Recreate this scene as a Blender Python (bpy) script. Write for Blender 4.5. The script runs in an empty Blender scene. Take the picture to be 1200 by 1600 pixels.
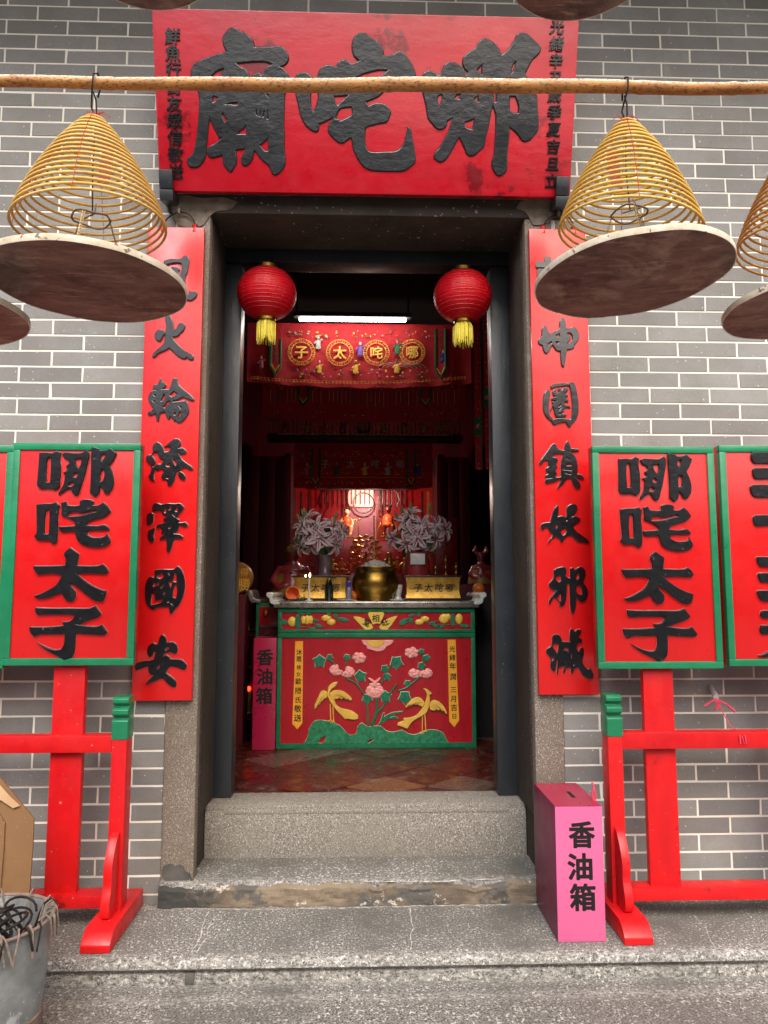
import bpy, bmesh, math, random
from mathutils import Vector, Matrix, noise
R = math.radians
random.seed(11)
SC = bpy.context.scene
COL = SC.collection

# ------------------------------------------------------------------ camera
PITCH, YAW, FPX = R(6.1), R(1.8), 1155.0
CAM = Vector((0.0, -3.4, 1.35))
cd = bpy.data.cameras.new('camera')
cd.sensor_fit = 'VERTICAL'; cd.sensor_height = 36.0; cd.sensor_width = 27.0
cd.lens = 36.0 * FPX / 1600.0
cd.clip_start = 0.05; cd.clip_end = 500
co = bpy.data.objects.new('camera', cd); COL.objects.link(co)
co.location = CAM; co.rotation_euler = (R(90) + PITCH, 0, -YAW)
SC.camera = co
FW = Vector((math.sin(YAW) * math.cos(PITCH), math.cos(YAW) * math.cos(PITCH), math.sin(PITCH)))
RT = Vector((math.cos(YAW), -math.sin(YAW), 0)); UP = RT.cross(FW)

# ------------------------------------------------------------------ sky, sun, exposure
SUN_EL, SUN_AZ = 48.0, -18.0          # the sun stands in front of the facade, a little to the left
w = bpy.data.worlds.new('World'); SC.world = w; w.use_nodes = True
nt = w.node_tree; bg = nt.nodes['Background']
sky = nt.nodes.new('ShaderNodeTexSky'); sky.sky_type = 'NISHITA'; sky.sun_disc = False
sky.sun_elevation = R(SUN_EL); sky.sun_rotation = R(180 + SUN_AZ)
sky.air_density = 1.0; sky.dust_density = 6.0; sky.ozone_density = 1.0
nt.links.new(sky.outputs[0], bg.inputs[0]); bg.inputs[1].default_value = 0.115
sl = bpy.data.lights.new('sun', 'SUN'); sl.energy = 1.5; sl.angle = R(32); sl.color = (1, .985, .96)
so = bpy.data.objects.new('sun', sl); COL.objects.link(so)
so.rotation_euler = (R(90 - SUN_EL), 0, R(SUN_AZ))
SC.view_settings.view_transform = 'Standard'; SC.view_settings.look = 'None'
SC.view_settings.exposure = 1.05; SC.view_settings.gamma = 1
SC.cycles.max_bounces = 8; SC.cycles.diffuse_bounces = 5

# ------------------------------------------------------------------ measuring helpers: a photo point on a plane of the place
def ray(px, py): return FW + RT * ((px - 600) / FPX) + UP * ((800 - py) / FPX)
def at(px, py, Y):
    d = ray(px, py); return CAM + d * ((Y - CAM.y) / d.y)
def atz(px, py, z):
    d = ray(px, py); return CAM + d * ((z - CAM.z) / d.z)
class Frame:                      # a board's own flat coordinates: u right, v up, n towards the street
    def __init__(s, O, v=(0, 0, 1), u=(1, 0, 0)):
        s.O = Vector(O); s.u = Vector(u).normalized(); s.v = Vector(v).normalized(); s.n = s.u.cross(s.v)
    def px(s, x, y):
        d = ray(x, y); t = (s.O - CAM).dot(s.n) / d.dot(s.n); p = CAM + d * t - s.O
        return (p.dot(s.u), p.dot(s.v))
    def w(s, u, v, n=0): return s.O + s.u * u + s.v * v + s.n * n

# ------------------------------------------------------------------ object helpers
def tag(o, label=None, cat=None, group=None, kind=None):
    if label: o['label'] = label
    if cat: o['category'] = cat
    if group: o['group'] = group
    if kind: o['kind'] = kind
    return o
def thing(name, loc, label, cat, group=None):
    o = bpy.data.objects.new(name, None); COL.objects.link(o); o.location = loc
    o.empty_display_size = .05
    return tag(o, label, cat, group)
def root_loc(p):
    v = Vector((0, 0, 0))
    while p is not None: v += p.location; p = p.parent
    return v
def link(name, me, mats, parent=None, auto=38):
    for m in (mats if isinstance(mats, (list, tuple)) else [mats]): me.materials.append(m)
    o = bpy.data.objects.new(name, me); COL.objects.link(o)
    if parent is not None:
        L = root_loc(parent); me.transform(Matrix.Translation(-L)); o.parent = parent
    if auto:
        me.polygons.foreach_set('use_smooth', [True] * len(me.polygons))
        me.set_sharp_from_angle(angle=R(auto))
    return o
def dup(root, loc, label=None, group=None):
    r = root.copy(); COL.objects.link(r); r.location = loc
    if label: r['label'] = label
    if group: r['group'] = group
    for ch in list(root.children):
        c = ch.copy(); COL.objects.link(c); c.parent = r
        for g in list(ch.children):
            d = g.copy(); COL.objects.link(d); d.parent = c
    return r

class MB:
    def __init__(s): s.V = []; s.F = []; s.I = []; s.mi = 0
    def add(s, vs, fs):
        b = len(s.V); s.V += [tuple(v) for v in vs]
        s.F += [tuple(i + b for i in f) for f in fs]; s.I += [s.mi] * len(fs); return s
    def box(s, x0, x1, y0, y1, z0, z1, M=None):
        vs = [Vector((x, y, z)) for z in (z0, z1) for y in (y0, y1) for x in (x0, x1)]
        if M is not None: vs = [M @ v for v in vs]
        return s.add(vs, [(0, 2, 3, 1), (4, 5, 7, 6), (0, 1, 5, 4), (2, 6, 7, 3), (0, 4, 6, 2), (1, 3, 7, 5)])
    def fbox(s, f, u0, u1, v0, v1, n0, n1):          # a box in a board's frame
        vs = [f.w(u, v, n) for n in (n0, n1) for v in (v0, v1) for u in (u0, u1)]
        return s.add(vs, [(0, 2, 3, 1), (4, 5, 7, 6), (0, 1, 5, 4), (2, 6, 7, 3), (0, 4, 6, 2), (1, 3, 7, 5)])
    def tube(s, pts, r, n=8, closed=False, caps=True):
        P = [Vector(p) for p in pts]; m = len(P)
        rs = r if isinstance(r, (list, tuple)) else [r] * m
        vs = []; nrm = None
        for i in range(m):
            a = P[i - 1] if (i > 0 or closed) else P[i]; b = P[(i + 1) % m] if (i < m - 1 or closed) else P[i]
            t = (b - a)
            if t.length < 1e-9: t = Vector((0, 0, 1))
            t.normalize()
            if nrm is None:
                nrm = t.orthogonal().normalized()
            nrm = (nrm - t * nrm.dot(t))
            if nrm.length < 1e-6: nrm = t.orthogonal()
            nrm.normalize(); bn = t.cross(nrm)
            for k in range(n):
                a_ = 2 * math.pi * k / n
                vs.append(P[i] + (nrm * math.cos(a_) + bn * math.sin(a_)) * rs[i])
        fs = []
        for i in range(m if closed else m - 1):
            j = (i + 1) % m
            for k in range(n):
                k2 = (k + 1) % n; fs.append((i * n + k, i * n + k2, j * n + k2, j * n + k))
        if caps and not closed:
            fs.append(tuple(range(n))[::-1]); fs.append(tuple((m - 1) * n + k for k in range(n)))
        return s.add(vs, fs)
    def lathe(s, prof, c=(0, 0, 0), n=32, M=None, wob=0):
        vs = []; c = Vector(c)
        for (r, z) in prof:
            for k in range(n):
                a = 2 * math.pi * k / n
                rr = r * (1 + wob * math.sin(a * 3 + 1) )
                v = Vector((rr * math.cos(a), rr * math.sin(a), z))
                if M is not None: v = M @ v
                vs.append(c + v)
        fs = []
        for i in range(len(prof) - 1):
            for k in range(n):
                k2 = (k + 1) % n; fs.append((i * n + k, i * n + k2, (i + 1) * n + k2, (i + 1) * n + k))
        if prof[0][0] > 1e-6: fs.append(tuple(range(n))[::-1])
        if prof[-1][0] > 1e-6: fs.append(tuple((len(prof) - 1) * n + k for k in range(n)))
        return s.add(vs, fs)
    def ball(s, c, r, n=12, M=None):
        r = r if isinstance(r, (list, tuple)) else (r, r, r); c = Vector(c)
        vs = []; m = max(5, n // 2)
        for i in range(m + 1):
            th = math.pi * i / m
            rr = max(math.sin(th), 1e-3)
            for k in range(n):
                a = 2 * math.pi * k / n
                v = Vector((r[0] * rr * math.cos(a), r[1] * rr * math.sin(a), r[2] * math.cos(th)))
                if M is not None: v = M @ v
                vs.append(c + v)
        fs = []
        for i in range(m):
            for k in range(n):
                k2 = (k + 1) % n; fs.append((i * n + k, (i + 1) * n + k, (i + 1) * n + k2, i * n + k2))
        return s.add(vs, fs)
    def prism(s, poly, fn, a, b):                    # poly in 2D, fn(p, q, t) -> point, from t=a to t=b
        n = len(poly)
        vs = [fn(p, q, a) for p, q in poly] + [fn(p, q, b) for p, q in poly]
        fs = [tuple(range(n)), tuple(range(2 * n - 1, n - 1, -1))]
        for i in range(n):
            j = (i + 1) % n; fs.append((i, i + n, j + n, j))
        return s.add(vs, fs)
    def build(s, name, mats, parent=None, bevel=0, auto=38, seg=2, fix=True):
        me = bpy.data.meshes.new(name); me.from_pydata(s.V, [], s.F)
        me.polygons.foreach_set('material_index', s.I)
        if bevel or fix:
            bm = bmesh.new(); bm.from_mesh(me)
            if fix: bmesh.ops.recalc_face_normals(bm, faces=bm.faces)
            if bevel:
                ed = [e for e in bm.edges if len(e.link_faces) == 2 and e.calc_face_angle(0) > R(28)]
                bmesh.ops.bevel(bm, geom=ed, offset=bevel, segments=seg, profile=.6, affect='EDGES', clamp_overlap=True)
            bm.to_mesh(me); bm.free()
        return link(name, me, mats, parent, auto)

def smooth_poly(pts, sub=3, corner=62):
    n = len(pts); out = []
    P = [Vector(p) for p in pts]; T = []
    for i in range(n):
        a, b, c = P[i - 1], P[i], P[(i + 1) % n]
        d1, d2 = b - a, c - b
        ang = d1.angle(d2) if d1.length > 1e-9 and d2.length > 1e-9 else 0
        T.append(Vector((0, 0)) if ang > R(corner) else (c - a) * .5)
    for i in range(n):
        p0, p1 = P[i], P[(i + 1) % n]; L = (p1 - p0).length
        m0, m1 = T[i], T[(i + 1) % n]
        if m0.length > L: m0 = m0 * (L / m0.length)
        if m1.length > L: m1 = m1 * (L / m1.length)
        for k in range(sub):
            t = k / sub; t2 = t * t; t3 = t2 * t
            out.append(p0 * (2*t3 - 3*t2 + 1) + m0 * (t3 - 2*t2 + t) + p1 * (-2*t3 + 3*t2) + m1 * (t3 - t2))
    return out
def eval_curve(cu, fn):
    o = bpy.data.objects.new('tmp', cu); COL.objects.link(o)
    bpy.context.view_layer.update()
    dg = bpy.context.evaluated_depsgraph_get()
    me = o.evaluated_get(dg).to_mesh()
    vs = [fn(v.co) for v in me.vertices]; fs = [tuple(p.vertices) for p in me.polygons]
    o.evaluated_get(dg).to_mesh_clear()
    bpy.data.objects.remove(o); bpy.data.curves.remove(cu)
    return vs, fs
def cut_shape(mb, polys, f, th, n0=0.0, bevel=.0015, sub=3, corner=62, grow=0):
    """flat carved shape (even-odd, holes allowed) of thickness th standing on the board f"""
    cu = bpy.data.curves.new('tmp', 'CURVE'); cu.dimensions = '2D'; cu.fill_mode = 'BOTH'
    for p in polys:
        q = smooth_poly(p, sub, corner) if sub > 1 else [Vector(a) for a in p]
        sp = cu.splines.new('POLY'); sp.points.add(len(q) - 1); sp.use_cyclic_u = True
        for i, a in enumerate(q): sp.points[i].co = (a.x, a.y, 0, 1)
    cu.extrude = max(th / 2 - bevel, 1e-4); cu.bevel_depth = bevel; cu.bevel_resolution = 1; cu.offset = grow - bevel
    vs, fs = eval_curve(cu, lambda c: f.w(c.x, c.y, n0 + th / 2 + c.z))
    return mb.add(vs, fs)
def edge_line(mb, polys, f, r, n0=0.0, sub=2, corner=62):
    for p in polys:
        q = smooth_poly(p, sub, corner); mb.tube([f.w(a.x, a.y, n0 + r * .35) for a in q], [r * (1 + .35 * noise.noise(Vector((a.x * 40, a.y * 40, 1)))) for a in q], 5, closed=True)
    return mb
def text_shape(mb, s, f, cu_, cv_, size, th=.002, bold=.0, n0=0.0, shear=0, sx=1.0, rot=0):
    cu = bpy.data.curves.new('tmp', 'FONT'); cu.body = s; cu.size = 1.0
    cu.extrude = .01; cu.offset = bold * .35; cu.shear = shear; cu.resolution_u = 2
    ca, sa = math.cos(rot), math.sin(rot)
    raw, fs = eval_curve(cu, lambda c: c.copy())
    sh = [(0, 0)] + ([(math.cos(k * math.pi / 3) * bold * .65, math.sin(k * math.pi / 3) * bold * .65) for k in range(6)] if bold > .006 else [])
    for i, (ex, ey) in enumerate(sh):              # a fatter brush: the same strokes pressed a little to each side
        vs = []
        for c in raw:
            x = (c.x + ex - .5 * len(s)) * sx * size; y = (c.y + ey - .38) * size
            vs.append(f.w(cu_ + x * ca - y * sa, cv_ + x * sa + y * ca, n0 + (th + i * 2e-5 if c.z > 0 else 0)))
        mb.add(vs, fs)
    return mb
def glyph(f, tr, data, du=0, dv=0):
    """outlines measured on the photo -> the board's own coordinates"""
    ox, oy, s = tr; out = []
    for row in data.strip().split('|'):
        a = [float(t) for t in row.replace(';', ' ').replace(',', ' ').split()]
        out.append([(lambda p: (p[0] + du, p[1] + dv))(f.px(ox + a[i] / s, oy + a[i + 1] / s)) for i in range(0, len(a), 2)])
    return out
def fused(mb, name, mats, parent, vox=.006, sm=2):
    """melt overlapping volumes into one continuous surface"""
    me = bpy.data.meshes.new('tmp'); me.from_pydata(mb.V, [], mb.F)
    bm = bmesh.new(); bm.from_mesh(me); bmesh.ops.recalc_face_normals(bm, faces=bm.faces); bm.to_mesh(me); bm.free()
    o = bpy.data.objects.new('tmp', me); COL.objects.link(o)
    md = o.modifiers.new('r', 'REMESH'); md.mode = 'VOXEL'; md.voxel_size = vox
    if sm: m2 = o.modifiers.new('s', 'SMOOTH'); m2.factor = .5; m2.iterations = sm
    bpy.context.view_layer.update(); dg = bpy.context.evaluated_depsgraph_get()
    e = bpy.data.meshes.new_from_object(o.evaluated_get(dg))
    bpy.data.objects.remove(o)
    e.name = name; e.materials.clear()
    return link(name, e, mats, parent, auto=80)

# ------------------------------------------------------------------ materials
def lin(h):
    h = h.lstrip('#'); c = [int(h[i:i + 2], 16) / 255 for i in (0, 2, 4)]
    return tuple((x / 12.92 if x <= .04045 else ((x + .055) / 1.055) ** 2.4) for x in c) + (1,)
class NT:
    def __init__(s, name):
        s.m = bpy.data.materials.new(name); s.m.use_nodes = True; s.t = s.m.node_tree
        s.b = s.t.nodes['Principled BSDF']; s.pos = None
    def n(s, typ, **kw):
        x = s.t.nodes.new('ShaderNode' + typ)
        for k, v in kw.items():
            if k.startswith('_'): setattr(x, k[1:], v)
            else: x.inputs[k.replace('__', ' ')].default_value = v
        return x
    def l(s, a, b): s.t.links.new(a, b)
    def P(s, stretch=None):
        if s.pos is None: s.pos = s.n('NewGeometry').outputs['Position']
        if not stretch: return s.pos
        v = s.n('VectorMath', _operation='MULTIPLY'); s.l(s.pos, v.inputs[0]); v.inputs[1].default_value = stretch
        return v.outputs[0]
    def noise(s, scale, detail=5, rough=.6, stretch=None, dist=0):
        x = s.n('TexNoise', Scale=scale, Detail=detail, Roughness=rough, Distortion=dist); s.l(s.P(stretch), x.inputs['Vector'])
        return x.outputs['Fac']
    def ramp(s, fac, stops):
        x = s.n('ValToRGB'); s.l(fac, x.inputs[0]); e = x.color_ramp.elements
        while len(e) < len(stops): e.new(.5)
        for i, (p, c) in enumerate(stops):
            e[i].position = p; e[i].color = c if isinstance(c, tuple) else (c, c, c, 1)
        return x.outputs[0]
    def mix(s, fac, a, b, typ='MIX'):
        x = s.n('Mix', _data_type='RGBA', _blend_type=typ)
        for sock, v in ((x.inputs[0], fac), (x.inputs[6], a), (x.inputs[7], b)):
            if hasattr(v, 'links'): s.l(v, sock)
            else: sock.default_value = v
        return x.outputs[2]
    def bump(s, h, strength, dist=.002):
        x = s.n('Bump', Strength=strength, Distance=dist); s.l(h, x.inputs['Height'])
        if s.b.inputs['Normal'].links: s.l(s.b.inputs['Normal'].links[0].from_socket, x.inputs['Normal'])
        s.l(x.outputs[0], s.b.inputs['Normal'])
    def set(s, **kw):
        for k, v in kw.items(): s.b.inputs[k.replace('__', ' ')].default_value = v
def pm(name, c1, c2=None, sc=6, rough=.5, rvar=.12, bump=.15, bsc=90, metal=0, coat=0, crough=.12, cior=1.5, stretch=None, spec=.5, spot=None, wear=None):
    t = NT(name); c1 = lin(c1) if isinstance(c1, str) else c1
    c2 = c1 if c2 is None else (lin(c2) if isinstance(c2, str) else c2)
    n1 = t.noise(sc, 6, .62, stretch)
    col = t.mix(t.ramp(n1, [(.32, 0.), (.68, 1.)]), c1, c2)
    if wear:                         # worn patches (colour, scale, amount)
        wc, ws, wa = wear
        col = t.mix(t.ramp(t.noise(ws, 8, .7), [(1 - wa, 0.), (1 - wa + .04, 1.)]), col, lin(wc))
    if spot:
        sc_, ss, sa = spot
        col = t.mix(t.ramp(t.noise(ss, 2, .5), [(1 - sa, 0.), (1 - sa + .03, 1.)]), col, lin(sc_))
    t.l(col, t.b.inputs['Base Color'])
    t.set(Metallic=metal, Specular__IOR__Level=spec)
    if rvar:
        rr = t.ramp(t.noise(sc * 3, 4), [(.3, max(rough - rvar, .02)), (.7, min(rough + rvar, 1.))]); t.l(rr, t.b.inputs['Roughness'])
    else: t.set(Roughness=rough)
    if bump: t.bump(t.noise(bsc, 5, .6, stretch), bump)
    if coat:
        t.set(Coat__Weight=coat, Coat__Roughness=crough, Coat__IOR=cior)
        if bump: t.l(t.b.inputs['Normal'].links[0].from_socket, t.b.inputs['Coat Normal'])
    return t.m
def granite(name, base, dark, light, stain=None, sc=260, wet=.75, bump=.5, amt=.5, ssc=2.2, grime=None, band=None):
    t = NT(name)
    a = t.noise(sc, 3, .7); b = t.noise(sc * .55, 2, .6); big = t.noise(ssc, 7, .65)
    c = t.mix(t.ramp(a, [(.42, 1.), (.54, 0.)]), lin(base), lin(dark))
    c = t.mix(t.ramp(b, [(.58, 0.), (.66, 1.)]), c, lin(light))
    if stain: c = t.mix(t.mix(1, t.ramp(big, [(.40, 0.), (.66, 1.)]), (amt, amt, amt, 1), 'MULTIPLY'), c, lin(stain), 'MIX')
    if grime: c = t.mix(t.ramp(t.noise(ssc * 2.7, 9, .72), [(.62, 0.), (.70, .75)]), c, lin(grime))
    if band:                          # lime dust left along the nosing and at the foot of the wall
        sx = t.n('SeparateXYZ'); t.l(t.P(), sx.inputs[0]); tot = None
        for y0, hw in band:
            a_ = t.n('Math', _operation='SUBTRACT'); t.l(sx.outputs[1], a_.inputs[0]); a_.inputs[1].default_value = y0
            b_ = t.n('Math', _operation='ABSOLUTE'); t.l(a_.outputs[0], b_.inputs[0])
            r_ = t.ramp(b_.outputs[0], [(0., 1.), (hw, 0.)])
            tot = r_ if tot is None else t.mix(1, tot, r_, 'ADD')
        fac = t.mix(1, tot, t.ramp(t.noise(70, 8, .8, (.5, 1, 1)), [(.46, 0.), (.66, .75)]), 'MULTIPLY')
        c = t.mix(fac, c, lin('#c4c0b8'))
    t.l(c, t.b.inputs['Base Color']); t.set(Roughness=wet, Specular__IOR__Level=.35)
    t.bump(a, bump, .0015); t.bump(t.noise(28, 6, .7), .35, .006)
    return t.m
def glow(name, c, s):
    t = NT(name); t.set(Base__Color=lin(c), Emission__Color=lin(c), Emission__Strength=s, Roughness=.4); return t.m

def brick_mat():
    t = NT('grey_brick')
    at_ = t.n('Attribute', _attribute_name='tone')
    c = t.mix(at_.outputs['Fac'], lin('#7c7b78'), lin('#979692'))
    c = t.mix(t.ramp(t.noise(3.0, 7, .65), [(.35, 0.), (.75, .55)]), c, lin('#625d55'))
    c = t.mix(t.ramp(t.noise(230, 2, .5), [(.30, .35), (.5, 0.)]), c, lin('#4d4a46'))
    c = t.mix(t.ramp(t.noise(75, 2, .45), [(.705, 0.), (.73, .75)]), c, lin('#d8d4cc'))
    c = t.mix(t.ramp(t.noise(16, 3, .5, (1, 1, .25)), [(.66, 0.), (.82, .25)]), c, lin('#c9c5bd'))
    t.l(c, t.b.inputs['Base Color']); t.set(Roughness=.62, Specular__IOR__Level=.4)
    t.bump(t.noise(210, 4, .6), .35, .001); t.bump(t.noise(22, 4, .6), .22, .004)
    return t.m
def lantern_mat():
    t = NT('red_lantern_silk')
    c = t.mix(t.noise(9, 4), lin('#cf0a1a'), lin('#a80714'))
    t.l(c, t.b.inputs['Base Color']); t.set(Roughness=.42, Specular__IOR__Level=.28)
    t.bump(t.noise(38, 4, .6, (1, 1, .35)), .5, .004)
    return t.m
def tile_mat():
    t = NT('terracotta_floor_tile')
    at_ = t.n('Attribute', _attribute_name='tone')
    c = t.ramp(at_.outputs['Fac'], [(0., lin('#24120e')), (.4, lin('#471710')), (.68, lin('#5a4a40')), (1., lin('#74482a'))])
    c = t.mix(t.ramp(t.noise(6, 9, .75), [(.54, 0.), (.70, .45)]), c, lin('#8f887d'))
    c = t.mix(t.ramp(t.noise(30, 4, .6), [(.35, .35), (.55, 0.)]), c, lin('#2b1a15'))
    t.l(c, t.b.inputs['Base Color'])
    t.l(t.ramp(t.noise(11, 5), [(.35, .14), (.65, .5)]), t.b.inputs['Roughness'])
    t.bump(t.noise(35, 6, .6), .3, .004)
    return t.m
def dk(t, s):
    x = t.n('MapRange'); t.l(s, x.inputs['Value']); x.inputs['From Min'].default_value = -.47; x.inputs['From Max'].default_value = -.39
    x.inputs['To Min'].default_value = 1; x.inputs['To Max'].default_value = 0; return x.outputs[0]
def riser_mat():
    t = NT('broken_render_riser')
    n = t.noise(9, 9, .72, (1, 1, 1.6)); m = t.noise(4, 6, .6)
    c = t.mix(t.ramp(m, [(.4, 0.), (.6, 1.)]), lin('#857763'), lin('#62564a'))
    c = t.mix(t.ramp(t.noise(5.5, 8, .7), [(.55, 0.), (.59, 1.)]), c, lin('#57544f'))
    c = t.mix(t.ramp(n, [(.60, 0.), (.62, 1.), (.66, 1.), (.68, 0.)]), c, lin('#b9b2a6'))
    sx = t.n('SeparateXYZ'); t.l(t.P(), sx.inputs[0])          # black damp creeping in from the left jamb
    ad = t.n('Math', _operation='MULTIPLY_ADD'); t.l(t.noise(14, 7, .7), ad.inputs[0]); ad.inputs[1].default_value = .45; t.l(sx.outputs[0], ad.inputs[2])
    c = t.mix(dk(t, ad.outputs[0]), c, lin('#3a3936'))
    t.l(c, t.b.inputs['Base Color']); t.set(Roughness=.85)
    t.bump(n, .9, .012); t.bump(t.noise(120, 4), .4, .002)
    return t.m
def bamboo_mat():
    t = NT('weathered_bamboo')
    c = t.mix(t.ramp(t.noise(14, 6, .7, (.35, 1, 1)), [(.35, 0.), (.65, 1.)]), lin('#c18a4a'), lin('#8d5726'))
    c = t.mix(t.ramp(t.noise(160, 3, .6, (.5, 1, 1)), [(.36, .8), (.48, 0.)]), c, lin('#53301a'))
    nz = t.n('SeparateXYZ'); t.l(t.n('NewGeometry').outputs['Normal'], nz.inputs[0])
    dust_highlight = t.n('Math', _operation='MULTIPLY'); t.l(t.ramp(nz.outputs[2], [(.05, 0.), (.55, 1.)]), dust_highlight.inputs[0])
    t.l(t.ramp(t.noise(120, 4, .7), [(.42, 0.), (.56, 1.)]), dust_highlight.inputs[1])
    c = t.mix(dust_highlight.outputs[0], c, lin('#e6dcc8'))          # pale dust speckle that also paints in the upper side's highlight
    t.l(c, t.b.inputs['Base Color']); t.set(Roughness=.55)
    t.bump(t.noise(90, 5, .6, (.2, 1, 1)), .4, .003)
    return t.m
def tray_mat():
    t = NT('sooty_tray_underside')
    c = t.mix(t.ramp(t.noise(7, 8, .7, (.5, 1, 1)), [(.35, 0.), (.65, 1.)]), lin('#35201a'), lin('#7d6256'))
    c = t.mix(t.ramp(t.noise(3.4, 7, .72, dist=1.2), [(.54, 0.), (.68, .7)]), c, lin('#a08a7a'))
    c = t.mix(t.ramp(t.noise(60, 5, .7), [(.68, 0.), (.74, .6)]), c, lin('#b3a493'))
    c = t.mix(t.ramp(t.noise(26, 5, .75, (.22, 1.4, 1), .6), [(.57, 0.), (.66, .6)]), c, lin('#a58b7a'))
    c = t.mix(t.ramp(t.noise(4.5, 6, .7), [(.34, .8), (.44, 0.)]), c, lin('#24110b'))
    t.l(c, t.b.inputs['Base Color']); t.set(Roughness=.6)
    t.bump(t.noise(24, 7, .65, (.6, 1, 1)), .5, .006)
    return t.m
RED, RED2 = (.66, .0075, .0075, 1), (.58, .006, .0075, 1)
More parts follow.
